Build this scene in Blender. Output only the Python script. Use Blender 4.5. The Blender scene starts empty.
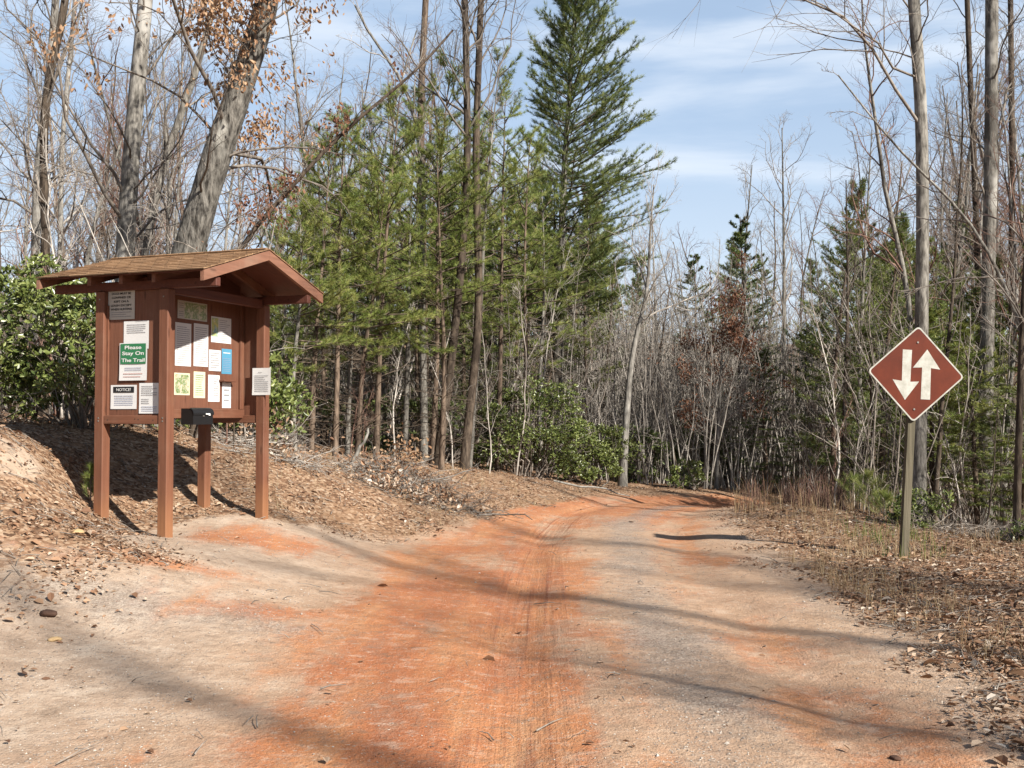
import bpy, math, random
import numpy as np
from mathutils import Vector, Matrix, noise as mnoise

scene = bpy.context.scene
COL = scene.collection
PI = math.pi
R = math.radians

# ------------------------------------------------------------------ camera
CAM = np.array([0.0, 0.0, 1.6])
FPX = 1035.0
PITCH = math.atan(31 / FPX)
cam_d = bpy.data.cameras.new('camera')
cam = bpy.data.objects.new('camera', cam_d)
COL.objects.link(cam)
cam_d.sensor_width = 36
cam_d.lens = FPX / 1024 * 36
cam_d.clip_start = 0.05
cam_d.clip_end = 2000
cam.location = CAM
cam.rotation_euler = (PI / 2 + PITCH, 0, 0)
scene.camera = cam
FW = np.array([0, math.cos(PITCH), math.sin(PITCH)])
UP = np.array([0, -math.sin(PITCH), math.cos(PITCH)])
RT = np.array([1.0, 0, 0])


def W(px, py, Y):
    """the point at distance Y along the view axis that lies in direction (px, py)"""
    d = FW * FPX + RT * (px - 512) + UP * (384 - py)
    return CAM + d * (Y / d[1])


# ------------------------------------------------------------------ mesh helpers
def mesh_np(name, verts, faces, mats, midx=None, smooth=False, attrs=None):
    """faces: list of (n,k) int arrays"""
    me = bpy.data.meshes.new(name)
    verts = np.asarray(verts, dtype=np.float32).reshape(-1, 3)
    faces = [np.asarray(f, dtype=np.int32) for f in faces if len(f)]
    me.vertices.add(len(verts))
    me.vertices.foreach_set('co', verts.ravel())
    nl = sum(f.size for f in faces)
    npoly = sum(len(f) for f in faces)
    me.loops.add(nl)
    me.polygons.add(npoly)
    me.loops.foreach_set('vertex_index', np.concatenate([f.ravel() for f in faces]))
    tot = np.concatenate([np.full(len(f), f.shape[1], np.int32) for f in faces])
    st = np.concatenate([[0], np.cumsum(tot)[:-1]]).astype(np.int32)
    me.polygons.foreach_set('loop_start', st)
    me.polygons.foreach_set('loop_total', tot)
    for m in (mats if isinstance(mats, (list, tuple)) else [mats]):
        me.materials.append(m)
    if midx is not None:
        me.polygons.foreach_set('material_index', np.asarray(midx, dtype=np.int32))
    if smooth is not False:
        sm = np.full(npoly, True) if smooth is True else np.asarray(smooth)
        me.polygons.foreach_set('use_smooth', sm)
    if attrs:
        for k, a in attrs.items():
            at = me.attributes.new(k, 'FLOAT', 'POINT')
            at.data.foreach_set('value', np.asarray(a, dtype=np.float32))
    me.update(calc_edges=True)
    me.validate()
    return me


def link(name, me, parent=None, loc=(0, 0, 0), rot=(0, 0, 0)):
    o = bpy.data.objects.new(name, me)
    COL.objects.link(o)
    o.location = loc
    o.rotation_euler = rot
    if parent is not None:
        o.parent = parent
    return o


def tag(o, label=None, cat=None, group=None, kind=None):
    if label: o['label'] = label
    if cat: o['category'] = cat
    if group: o['group'] = group
    if kind: o['kind'] = kind
    return o


def empty(name, loc, rot=(0, 0, 0)):
    o = bpy.data.objects.new(name, None)
    COL.objects.link(o)
    o.location = loc
    o.rotation_euler = rot
    o.empty_display_size = 0.2
    return o


class Bag:
    """collects polygons of one mesh"""
    def __init__(self):
        self.v = []; self.f = {}; self.n = 0; self.r = []
        self.order = []

    def add(self, verts, faces, mat=0, rnd=None, smooth=False):
        verts = np.asarray(verts, dtype=np.float32).reshape(-1, 3)
        faces = np.asarray(faces, dtype=np.int64)
        self.v.append(verts)
        self.order.append((faces + self.n, mat, smooth))
        self.n += len(verts)
        if rnd is None:
            rnd = np.zeros(len(verts))
        self.r.append(np.asarray(rnd, dtype=np.float32))

    def box(self, x0, x1, y0, y1, z0, z1, mat=0, bev=0.0):
        vs = []
        if bev <= 0:
            vs = [(x, y, z) for z in (z0, z1) for y in (y0, y1) for x in (x0, x1)]
            fs = [(0, 2, 3, 1), (4, 5, 7, 6), (0, 1, 5, 4), (2, 6, 7, 3), (0, 4, 6, 2), (1, 3, 7, 5)]
            self.add(vs, fs, mat)
            return
        # chamfered box: 24 verts
        b = bev
        X = (x0, x1); Y = (y0, y1); Z = (z0, z1)
        idx = {}
        for i in (0, 1):
            for j in (0, 1):
                for k in (0, 1):
                    sx, sy, sz = (1 - 2 * i), (1 - 2 * j), (1 - 2 * k)
                    for ax in range(3):
                        p = [X[i] + sx * b, Y[j] + sy * b, Z[k] + sz * b]
                        p[ax] = (X[i], Y[j], Z[k])[ax]
                        idx[(i, j, k, ax)] = len(vs)
                        vs.append(tuple(p))
        quads = []; tris = []
        for ax in range(3):
            o1, o2 = [a for a in range(3) if a != ax]
            for s in (0, 1):
                q = []
                for (p, r) in ((0, 0), (1, 0), (1, 1), (0, 1)):
                    c = [0, 0, 0]; c[ax] = s; c[o1] = p; c[o2] = r
                    q.append(idx[(c[0], c[1], c[2], ax)])
                quads.append(q)
            for p in (0, 1):
                for r in (0, 1):
                    c0 = [0, 0, 0]; c0[o1] = p; c0[o2] = r
                    c1 = list(c0); c1[ax] = 1
                    quads.append([idx[(*c0, o1)], idx[(*c1, o1)], idx[(*c1, o2)], idx[(*c0, o2)]])
        for i in (0, 1):
            for j in (0, 1):
                for k in (0, 1):
                    tris.append([idx[(i, j, k, 0)], idx[(i, j, k, 1)], idx[(i, j, k, 2)]])
        V = np.array(vs); ctr = V.mean(0)
        def fix(fs):
            out = []
            for f in fs:
                p = V[f]
                n = np.cross(p[1] - p[0], p[2] - p[0])
                out.append(f if np.dot(n, p.mean(0) - ctr) > 0 else f[::-1])
            return out
        n0 = self.n
        self.v.append(V.astype(np.float32)); self.r.append(np.zeros(len(V), np.float32))
        self.order.append((np.array(fix(quads)) + n0, mat, False))
        self.order.append((np.array(fix(tris)) + n0, mat, False))
        self.n += len(V)

    def tubes(self, paths, sides, mat=0, rough=0.0, seed=0):
        """paths: list of (points (k,3), radii (k,)) with equal k"""
        bylen = {}
        for p, r in paths:
            bylen.setdefault(len(p), []).append((p, r))
        for k, L in bylen.items():
            P = np.array([a[0] for a in L], dtype=np.float64)
            Rr = np.array([a[1] for a in L], dtype=np.float64)
            n = len(P)
            T = np.gradient(P, axis=1)
            T /= np.linalg.norm(T, axis=2, keepdims=True) + 1e-9
            mt = np.abs(T.mean(1))
            ref = np.eye(3)[np.argmin(mt, axis=1)][:, None, :]
            U = np.cross(T, ref); U /= np.linalg.norm(U, axis=2, keepdims=True) + 1e-9
            V = np.cross(T, U)
            a = np.linspace(0, 2 * PI, sides, endpoint=False)
            ca = np.cos(a)[None, None, :, None]; sa = np.sin(a)[None, None, :, None]
            rr = Rr[:, :, None, None] * np.ones((1, 1, sides, 1))
            if rough > 0:
                rg = np.random.RandomState(seed)
                lobes = 1 + rough * (0.6 * rg.randn(n, 1, sides, 1) * 0.5 + 0.5 * rg.randn(n, k, sides, 1) * 0.5)
                rr = rr * lobes
            ring = P[:, :, None, :] + (U[:, :, None, :] * ca + V[:, :, None, :] * sa) * rr
            verts = ring.reshape(-1, 3)
            base = (np.arange(n) * k * sides)[:, None, None]
            i = (np.arange(k - 1) * sides)[None, :, None]
            j = np.arange(sides)[None, None, :]
            j2 = (j + 1) % sides
            q = np.stack([base + i + j, base + i + j2, base + i + sides + j2, base + i + sides + j], -1).reshape(-1, 4)
            rnd = np.repeat(np.random.RandomState(seed + k).rand(n), k * sides)
            self.add(verts, q, mat, rnd, True)

    def leaves(self, pos, dirs, length, width, mat=0, rng=None, fold=0.25, curl=0.2, normals=None):
        """six-sided leaf made of two quads folded along its midrib"""
        n = len(pos)
        if n == 0: return
        rng = rng or np.random.RandomState(1)
        pos = np.asarray(pos, float); d = np.asarray(dirs, float)
        d = d / (np.linalg.norm(d, axis=1, keepdims=True) + 1e-9)
        if normals is None:
            normals = rng.randn(n, 3)
        s = np.cross(d, normals); s /= np.linalg.norm(s, axis=1, keepdims=True) + 1e-9
        u = np.cross(s, d)
        L = (length * rng.uniform(.5, 1.35, n))[:, None] if np.isscalar(length) else np.asarray(length)[:, None]
        Wd = L * (width / length if np.isscalar(length) else width)
        fz = (fold * rng.uniform(.2, 1.6, n))[:, None] * Wd
        cz = (curl * rng.uniform(-1, 1, n))[:, None] * L
        v0 = pos; v3 = pos + d * L + u * cz
        l1 = pos + d * L * .3 + s * Wd * .42 + u * fz
        l2 = pos + d * L * .68 + s * Wd * .5 + u * (fz + cz * .5)
        r1 = pos + d * L * .3 - s * Wd * .42 + u * fz
        r2 = pos + d * L * .68 - s * Wd * .5 + u * (fz + cz * .5)
        V = np.stack([v0, l1, l2, v3, r2, r1], 1).reshape(-1, 3)
        b = np.arange(n)[:, None] * 6
        q = np.concatenate([b + np.array([[0, 1, 2, 3]]), b + np.array([[3, 4, 5, 0]])], 0)
        self.add(V, q, mat, np.repeat(rng.rand(n), 6))

    def needles(self, pos, dirs, nb, length, width, mat=0, rng=None, spread=.7):
        n = len(pos)
        if n == 0: return
        rng = rng or np.random.RandomState(1)
        pos = np.repeat(np.asarray(pos, float), nb, 0)
        d = np.repeat(np.asarray(dirs, float), nb, 0)
        d = d / (np.linalg.norm(d, axis=1, keepdims=True) + 1e-9)
        d = d + rng.randn(len(d), 3) * spread
        d /= np.linalg.norm(d, axis=1, keepdims=True) + 1e-9
        s = np.cross(d, rng.randn(len(d), 3)); s /= np.linalg.norm(s, axis=1, keepdims=True) + 1e-9
        L = (length * rng.uniform(.6, 1.2, len(d)))[:, None]
        pos = pos + rng.randn(len(d), 3) * length * .12
        V = np.stack([pos - s * width / 2, pos + s * width / 2, pos + d * L], 1).reshape(-1, 3)
        f = np.arange(len(d) * 3).reshape(-1, 3)
        self.add(V, f, mat, np.repeat(np.repeat(rng.rand(n), nb), 3))

    def mesh(self, name, mats):
        if not self.v:
            return None
        verts = np.concatenate(self.v); rnd = np.concatenate(self.r)
        faces = [f for f, m, s in self.order]
        midx = np.concatenate([np.full(len(f), m) for f, m, s in self.order])
        sm = np.concatenate([np.full(len(f), s) for f, m, s in self.order])
        return mesh_np(name, verts, faces, mats, midx, sm, {'rnd': rnd})


def build(name, bag, mats, parent=None, loc=(0, 0, 0), rot=(0, 0, 0)):
    return link(name, bag.mesh(name, mats), parent, loc, rot)


# ------------------------------------------------------------------ materials
ALB = .66          # all albedos are scaled together; the exposure makes up for it


class NT:
    def __init__(self, name):
        self.m = bpy.data.materials.new(name)
        self.m.use_nodes = True
        self.t = self.m.node_tree
        self.t.nodes.clear()
        self.out = self.n('ShaderNodeOutputMaterial')

    def n(self, typ, **kw):
        nd = self.t.nodes.new(typ)
        for k, v in kw.items():
            if hasattr(nd, k): setattr(nd, k, v)
        return nd

    def l(self, a, b):
        self.t.links.new(a, b)

    def val(self, x, sock):
        if hasattr(x, 'type') and hasattr(x, 'node'):
            self.l(x, sock)
        else:
            sock.default_value = x

    def math(self, op, a, b=0.0, clamp=False):
        nd = self.n('ShaderNodeMath', operation=op, use_clamp=clamp)
        self.val(a, nd.inputs[0]); self.val(b, nd.inputs[1])
        return nd.outputs[0]

    def mix(self, fac, a, b, blend='MIX'):
        nd = self.n('ShaderNodeMix', data_type='RGBA', blend_type=blend)
        self.val(fac, nd.inputs[0])
        for x, i in ((a, 6), (b, 7)):
            if isinstance(x, tuple): x = (*x[:3], 1.0)
            self.val(x, nd.inputs[i])
        return nd.outputs[2]

    def noise(self, vec, scale, detail=4, rough=.55, out=0, dist=0.0):
        nd = self.n('ShaderNodeTexNoise')
        if vec is not None: self.l(vec, nd.inputs['Vector'])
        nd.inputs['Scale'].default_value = scale
        nd.inputs['Detail'].default_value = detail
        nd.inputs['Roughness'].default_value = rough
        nd.inputs['Distortion'].default_value = dist
        return nd.outputs[out]

    def voro(self, vec, scale, out='Color', feature='F1'):
        nd = self.n('ShaderNodeTexVoronoi', feature=feature)
        if vec is not None: self.l(vec, nd.inputs['Vector'])
        nd.inputs['Scale'].default_value = scale
        return nd.outputs[out]

    def ramp(self, fac, stops, interp='LINEAR'):
        nd = self.n('ShaderNodeValToRGB')
        cr = nd.color_ramp
        cr.interpolation = interp
        while len(cr.elements) > 1: cr.elements.remove(cr.elements[-1])
        for i, (p, c) in enumerate(stops):
            e = cr.elements[0] if i == 0 else cr.elements.new(p)
            e.position = p
            e.color = (*c, 1) if isinstance(c, tuple) else (c, c, c, 1)
        self.l(fac, nd.inputs[0])
        return nd.outputs[0]

    def smooth(self, x, a, b):
        nd = self.n('ShaderNodeMapRange', interpolation_type='SMOOTHSTEP')
        self.val(x, nd.inputs[0])
        nd.inputs[1].default_value = a; nd.inputs[2].default_value = b
        return nd.outputs[0]

    def mapping(self, vec, scale):
        nd = self.n('ShaderNodeMapping')
        self.l(vec, nd.inputs[0]); nd.inputs['Scale'].default_value = scale
        return nd.outputs[0]

    def attr(self, name):
        return self.n('ShaderNodeAttribute', attribute_name=name).outputs['Fac']

    def bump(self, h, dist=.01, strength=1.0):
        nd = self.n('ShaderNodeBump')
        nd.inputs['Distance'].default_value = dist
        nd.inputs['Strength'].default_value = strength
        self.l(h, nd.inputs['Height'])
        return nd.outputs[0]

    def finish(self, color, rough=.8, normal=None, metallic=0.0, spec=.3, translucent=0.0):
        b = self.n('ShaderNodeBsdfPrincipled')
        color = self.mix(1.0, color, (ALB, ALB, ALB), 'MULTIPLY')
        self.val(color, b.inputs['Base Color'])
        self.val(rough, b.inputs['Roughness'])
        b.inputs['Metallic'].default_value = metallic
        b.inputs['Specular IOR Level'].default_value = spec
        if normal is not None: self.l(normal, b.inputs['Normal'])
        sh = b.outputs[0]
        if translucent > 0:
            t = self.n('ShaderNodeBsdfTranslucent')
            self.val(color, t.inputs['Color'])
            mx = self.n('ShaderNodeMixShader')
            mx.inputs[0].default_value = translucent
            self.l(sh, mx.inputs[1]); self.l(t.outputs[0], mx.inputs[2])
            sh = mx.outputs[0]
        self.l(sh, self.out.inputs['Surface'])
        return self.m


def bark(name, dark, light, scale=9.0, pale=None, pale_amt=.0, bump=.012):
    m = NT(name)
    tc = m.n('ShaderNodeTexCoord').outputs['Object']
    v = m.mapping(tc, (1, 1, .22))
    n1 = m.noise(v, scale * 2.2, 5, .65)
    n2 = m.noise(tc, 1.3, 3, .5)
    c = m.ramp(n1, [(.36, dark), (.62, light)])
    oi = m.n('ShaderNodeObjectInfo').outputs['Random']
    k = m.math('ADD', m.math('MULTIPLY', oi, .5), .72)
    c = m.mix(1.0, c, m.n('ShaderNodeCombineColor').outputs[0], 'MULTIPLY') if False else c
    hs = m.n('ShaderNodeHueSaturation')
    m.l(k, hs.inputs['Value']); m.l(c, hs.inputs['Color'])
    c = hs.outputs[0]
    if pale:
        f = m.smooth(n2, .60 - pale_amt, .70 - pale_amt)
        c = m.mix(m.math('MULTIPLY', f, .75), c, pale)
    n3 = m.noise(m.mapping(tc, (1, 1, .45)), 2.4, 4, .6)
    c = m.mix(m.math('MULTIPLY', m.smooth(n3, .52, .64), .7), c, dark)
    return m.finish(c, .9, m.bump(n1, bump), spec=.15)


def leafmat(name, stops, rough=.55, trans=.25, spec=.3):
    m = NT(name)
    a = m.attr('rnd')
    oi = m.n('ShaderNodeObjectInfo').outputs['Random']
    tc = m.n('ShaderNodeTexCoord').outputs['Object']
    big = m.noise(tc, .9, 2, .5)
    f = m.math('ADD', m.math('MULTIPLY', a, .75), m.math('MULTIPLY', big, .4))
    f = m.math('ADD', f, m.math('MULTIPLY', m.math('SUBTRACT', oi, .5), .25), True)
    c = m.ramp(f, stops)
    return m.finish(c, rough, translucent=trans, spec=spec)


M = {}
M['bark_grey'] = bark('bark_grey', (.08, .072, .062), (.30, .28, .245), pale=(.45, .43, .39), pale_amt=.03)
M['bark_pale'] = bark('bark_pale', (.13, .12, .105), (.40, .375, .335), pale=(.52, .50, .46), pale_amt=.05)
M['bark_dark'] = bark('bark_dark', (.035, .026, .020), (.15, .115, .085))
M['bark_brown'] = bark('bark_brown', (.06, .043, .032), (.23, .17, .125))
M['bark_oak'] = bark('bark_oak', (.045, .040, .034), (.36, .335, .295), 8, (.50, .48, .43), .02, .05)
M['twig'] = bark('twig', (.14, .115, .095), (.36, .315, .27), 5, bump=.001)
M['twig_pine'] = bark('twig_pine', (.06, .045, .034), (.20, .155, .115), 5, bump=.001)
M['twig_pale'] = bark('twig_pale', (.30, .265, .23), (.60, .55, .49), 5, bump=.001)
M['twig_red'] = bark('twig_red', (.14, .075, .055), (.32, .20, .155), 5, bump=.001)
M['needle'] = leafmat('needle', [(.02, (.20, .12, .05)), (.12, (.09, .125, .024)), (.5, (.215, .285, .06)), (.9, (.42, .44, .13))], .5)
M['needle_blue'] = leafmat('needle_blue', [(.1, (.055, .088, .024)), (.5, (.15, .20, .05)), (.9, (.31, .34, .10))], .5)
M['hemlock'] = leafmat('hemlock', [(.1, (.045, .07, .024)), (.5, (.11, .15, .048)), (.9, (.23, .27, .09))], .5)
M['laurel'] = leafmat('laurel', [(.1, (.06, .095, .022)), (.5, (.17, .215, .055)), (.9, (.31, .35, .11))], .35, .2, .5)
M['oakleaf'] = leafmat('oakleaf', [(.1, (.24, .12, .06)), (.5, (.44, .25, .14)), (.9, (.60, .40, .24))], .7, .3)
M['rustleaf'] = leafmat('rustleaf', [(.1, (.12, .05, .03)), (.5, (.22, .095, .055)), (.9, (.33, .17, .10))], .7, .25)
M['litter'] = leafmat('litter', [(.05, (.06, .038, .027)), (.25, (.18, .092, .052)), (.45, (.32, .172, .095)), (.65, (.43, .27, .165)), (.85, (.52, .39, .28)), (.97, (.72, .64, .54))], .75, .1)
M['straw'] = leafmat('straw', [(.1, (.24, .13, .07)), (.5, (.42, .28, .15)), (.9, (.60, .47, .29))], .7, .2)
M['greengrass'] = leafmat('greengrass', [(.1, (.05, .10, .015)), (.5, (.12, .20, .03)), (.9, (.25, .30, .07))], .6, .25)
M['pebble'] = leafmat('pebble', [(.1, (.20, .165, .14)), (.5, (.38, .32, .27)), (.9, (.58, .52, .45))], .85, 0)
M['clod'] = leafmat('clod', [(.1, (.10, .06, .04)), (.5, (.22, .13, .08)), (.9, (.34, .22, .14))], .9, 0)


def plain(name, col, rough=.6, spec=.4, metallic=0, var=.0, scale=20, bump=0):
    m = NT(name)
    tc = m.n('ShaderNodeTexCoord').outputs['Object']
    n = m.noise(tc, scale, 4, .6)
    c = m.mix(n, tuple(x * (1 - var) for x in col), tuple(min(1, x * (1 + var)) for x in col))
    return m.finish(c, rough, m.bump(n, bump) if bump else None, metallic, spec)


def stained(name, base, along, dirt=True):
    """stained board: grain along one axis, streaks and clay splash towards the foot"""
    m = NT(name)
    tc = m.n('ShaderNodeTexCoord').outputs['Object']
    sc = [30, 30, 30]; sc[along] = 1.6
    v = m.mapping(tc, tuple(sc))
    g = m.noise(v, 1.0, 5, .65)
    b2 = m.noise(tc, 2.6, 4, .6)
    d = tuple(x * .78 for x in base); l = tuple(min(1, x * 1.18) for x in base)
    c = m.ramp(g, [(.3, d), (.7, l)])
    c = m.mix(m.math('MULTIPLY', m.smooth(b2, .48, .75), .45), c, (base[0] * 1.25, base[1] * 1.7, base[2] * 1.9))
    kn = m.voro(m.mapping(tc, tuple(2.0 if i == along else 9.0 for i in range(3))), 1.0, 'Distance')
    c = m.mix(m.math('MULTIPLY', m.math('SUBTRACT', 1.0, m.smooth(kn, .05, .16)), .7), c, tuple(x * .35 for x in base))
    if dirt:
        sep = m.n('ShaderNodeSeparateXYZ'); m.l(tc, sep.inputs[0])
        z = m.math('ADD', sep.outputs[2], m.math('MULTIPLY', b2, .5))
        f = m.math('SUBTRACT', 1.0, m.smooth(z, .2, .85))
        c = m.mix(m.math('MULTIPLY', f, .6), c, (.42, .20, .09))
    return m.finish(c, .62, m.bump(g, .003), spec=.25)


BR = (.195, .080, .046)
M['stain_v'] = stained('stain_v', BR, 2)
M['stain_x'] = stained('stain_x', BR, 0, False)
M['stain_y'] = stained('stain_y', BR, 1, False)
M['stain_panel'] = stained('stain_panel', (.19, .080, .048), 2, False)
M['stain_roof_shade'] = stained('stain_roof_shade', (.13, .045, .03), 1, False)  # darker copy of the stain: shade under the roof put into the colour
M['barge'] = stained('barge', (.265, .128, .082), 1, False)
M['paper'] = plain('paper', (.78, .78, .77), .75, .2, var=.03, scale=8)
M['paper_grey'] = plain('paper_grey', (.55, .53, .48), .7, .2, var=.06, scale=12)
M['paper_cream'] = plain('paper_cream', (.74, .70, .50), .75, .2, var=.05)
M['paper_blue'] = plain('paper_blue', (.10, .33, .50), .7, .2, var=.08)
M['paper_green'] = plain('paper_green', (.035, .20, .085), .6, .3, var=.05)
M['ink'] = plain('ink', (.025, .025, .028), .8, .1)
M['ink_grey'] = plain('ink_grey', (.26, .26, .28), .8, .1)
M['ink_blue'] = plain('ink_blue', (.30, .35, .50), .8, .1)
M['ink_red'] = plain('ink_red', (.66, .42, .38), .8, .1)
M['white'] = plain('white', (.82, .82, .80), .6, .3)
M['black_metal'] = plain('black_metal', (.008, .008, .009), .55, .35, var=.3, scale=12)
M['bolt'] = plain('bolt', (.35, .33, .30), .5, .5, .7)


def map_mat(name, cols, scale):
    m = NT(name)
    tc = m.n('ShaderNodeTexCoord').outputs['Object']
    n = m.noise(tc, scale, 4, .6, dist=.6)
    n2 = m.noise(tc, scale * 3.1, 2, .5)
    c = m.ramp(n, [(.3 + .1 * i, x) for i, x in enumerate(cols)])
    c = m.mix(m.math('MULTIPLY', m.smooth(n2, .55, .6), .5), c, (.75, .74, .66))
    return m.finish(c, .7, spec=.2)


M['map_green'] = map_mat('map_green', [(.30, .40, .20), (.45, .52, .30), (.22, .32, .18), (.60, .60, .45)], 14)
M['map_picture'] = map_mat('map_picture', [(.06, .13, .05), (.16, .24, .09), (.28, .33, .15), (.60, .50, .38)], 18)
M['map_topo'] = map_mat('map_topo', [(.62, .60, .55), (.70, .66, .25), (.50, .56, .22), (.25, .45, .50)], 9)

# sign face
m = NT('sign_brown')
tc = m.n('ShaderNodeTexCoord').outputs['Object']
n1 = m.noise(tc, 3.0, 5, .65); n2 = m.noise(tc, 60, 3, .6)
c = m.ramp(n1, [(.3, (.10, .018, .007)), (.6, (.155, .028, .010)), (.8, (.185, .042, .018))])
c = m.mix(m.math('MULTIPLY', m.smooth(n2, .6, .72), .25), c, (.10, .03, .02))
M['sign_brown'] = m.finish(c, .55, spec=.2)
m = NT('sign_white')
tc = m.n('ShaderNodeTexCoord').outputs['Object']
n1 = m.noise(tc, 9.0, 5, .7)
c = m.ramp(n1, [(.3, (.38, .37, .31)), (.6, (.60, .59, .53))])
M['sign_white'] = m.finish(c, .5, spec=.4)
m = NT('weathered_post')
tc = m.n('ShaderNodeTexCoord').outputs['Object']
g = m.noise(m.mapping(tc, (22, 22, 1.1)), 1.0, 6, .7)
c = m.ramp(g, [(.32, (.085, .075, .050)), (.6, (.19, .165, .115)), (.8, (.27, .24, .18))])
M['weathered_post'] = m.finish(c, .85, m.bump(g, .006), spec=.15)
# shingles
m = NT('shingles')
tc = m.n('ShaderNodeTexCoord').outputs['Object']
br = m.n('ShaderNodeTexBrick')
br.offset = .5
m.l(m.mapping(tc, (1, 1, 1)), br.inputs['Vector'])
br.inputs['Scale'].default_value = 1.0
br.inputs['Color1'].default_value = (.22, .12, .065, 1)
br.inputs['Color2'].default_value = (.44, .27, .15, 1)
br.inputs['Mortar'].default_value = (.07, .04, .025, 1)
br.inputs['Mortar Size'].default_value = .004
br.inputs['Brick Width'].default_value = .16
br.inputs['Row Height'].default_value = .105
gr = m.noise(tc, 220, 2, .6)
bl = m.noise(tc, 3.5, 4, .6)
c = m.mix(m.math('MULTIPLY', gr, .5), br.outputs[0], (.50, .33, .20))
c = m.mix(m.math('MULTIPLY', m.smooth(bl, .5, .75), .45), c, (.16, .10, .06))
M['shingles'] = m.finish(c, .95, m.bump(gr, .004), spec=.1)

# ------------------------------------------------------------------ terrain
CENTRE = np.array([(.3, -60), (.3, 0), (.35, 5), (.42, 9), (.65, 13), (1.1, 16.3), (2.25, 19.2), (4.7, 21.8), (9, 23.5), (15, 24), (60, 28)], float)
# smooth the centre line
_c = CENTRE
for _ in range(3):
    n_ = [_c[0]]
    for a_, b_ in zip(_c[:-1], _c[1:]):
        n_ += [a_ * .75 + b_ * .25, a_ * .25 + b_ * .75]
    n_.append(_c[-1]); _c = np.array(n_)
CENTRE = _c


def road_uv(x, y):
    x = np.atleast_1d(np.asarray(x, float)); y = np.atleast_1d(np.asarray(y, float))
    bd = np.full(x.shape, 1e9); bu = np.zeros_like(x); bv = np.zeros_like(x)
    s = 0.0
    for a, b in zip(CENTRE[:-1], CENTRE[1:]):
        d = b - a; L = math.hypot(*d)
        if L < 1e-6: continue
        d = d / L
        t = np.clip((x - a[0]) * d[0] + (y - a[1]) * d[1], 0, L)
        px = a[0] + d[0] * t; py = a[1] + d[1] * t
        dist = np.hypot(x - px, y - py)
        side = np.sign((x - px) * d[1] - (y - py) * d[0])
        k = dist < bd
        bd = np.where(k, dist, bd); bu = np.where(k, dist * side, bu); bv = np.where(k, s + t, bv)
        s += L
    return bu, bv


CP = [(0, 0, 0), (-3, 3, 0), (3, 3, 0), (-7, 0, .05), (7, 0, .05), (0, 5, 0), (0, 8, 0), (-2, 8, .13), (3, 8, 0), (0, 12, .02), (2.4, 12, 0),
      (1.35, 15.8, 0), (2.45, 18.4, -.03), (4.5, 20.6, -.30), (8, 22.3, -1.0), (15, 24, -2.0), (4.6, 23.3, -.15), (8, 25.5, -.6), (2.8, 15.5, .0),
      (-3.39, 10.15, .43), (-4.12, 10.42, .50), (-2.82, 11.69, .46), (-3.55, 11.96, .57), (-2.2, 10.2, .22), (-1.2, 10.8, .05),
      (4.5, 11.8, 0.0), (6.6, 13, -.05), (5.0, 16.5, .10), (5.4, 18, .02), (9, 13.5, -.9), (7.5, 16.5, -.5), (11, 20, -1.8), (8.5, 9, -.1), (6, 6, .0), (12, 8, -1.2), (6, 18.5, -.1),
      (-4.95, 10.6, 1.32), (-6, 10.3, 1.48), (-4.45, 9.0, .84), (-3.95, 7.8, .46), (-3.6, 7.0, .20), (-5.6, 8.2, .95), (-5.2, 6.2, .35), (-9, 8, 1.2), (-9, 12, 1.6), (-8, 5, .5),
      (-4.6, 11.6, .85), (-5.2, 12.6, 1.3), (-4.2, 13.2, 1.05),
      (-4.4, 15, 1.32), (-6.5, 14, 1.5), (-3.1, 16, .86), (-1.25, 18, .50), (-.23, 20, .42), (1, 22, .2), (2.6, 24, -.02),
      (-1.1, 13.2, .05), (-1.9, 14.2, .45), (-2.2, 12.6, .22), (-.5, 15.4, .08), (-1.0, 16.4, .38), (.3, 17.8, .10), (1.3, 19.9, .12),
      (-10, 20, 1.7), (-3, 25, .7), (0, 28, .3), (-15, 30, 1.8), (5, 28, -.3), (15, 32, -2.0), (0, 45, .2), (-20, 50, 1.2), (20, 48, -2.2),
      (0, -15, 0), (-15, -5, .4), (15, -5, -.4), (25, 10, -2), (-25, 15, 2.5), (0, -50, 0), (50, -20, -1), (-50, -20, 1), (50, 30, -3), (-50, 40, 3), (0, 90, 0), (50, 90, -1), (-50, 90, 2),
      (-100, 0, 1), (100, 0, -1), (0, 160, 0), (0, -120, 0)]
CP = np.array(CP, float)
EPS = 1.2


def _phi(r2): return np.sqrt(r2 + EPS * EPS)


_n = len(CP)
_A = np.zeros((_n + 1, _n + 1))
_A[:_n, :_n] = _phi(((CP[:, None, :2] - CP[None, :, :2]) ** 2).sum(-1))
_A[:_n, :_n] -= np.eye(_n) * .02
_A[:_n, _n] = 1; _A[_n, :_n] = 1
_w = np.linalg.solve(_A, np.append(CP[:, 2], 0))


def sstep(x, a, b):
    t = np.clip((x - a) / (b - a), 0, 1)
    return t * t * (3 - 2 * t)


LX = np.array([-30, -8, -5.2, -4.3, -3.75, -3.3, -2.75, -2.35, -1.3, -.95, -.3, .5, 1.9, 3.5, 8, 14, 40.])
LY = np.array([3.5, 4.4, 6.1, 6.9, 7.4, 7.9, 9.2, 12.0, 12.9, 13.7, 15.4, 17.4, 20.2, 22.3, 24.7, 26, 30])


def litter_field(x, y, u):
    left = (y - np.interp(x, LX, LY)) * np.interp(x, [-3.0, -2.2], [.30, .8])
    left = left - 2.6 * np.exp(-((x + 2.85) / .8) ** 2 - ((y - 10.75) / .95) ** 2)
    left = np.where(x > 40, -3, left)
    right = u - np.interp(y, [13, 18], [2.35, 1.95])
    return np.maximum(left, right)


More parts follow.
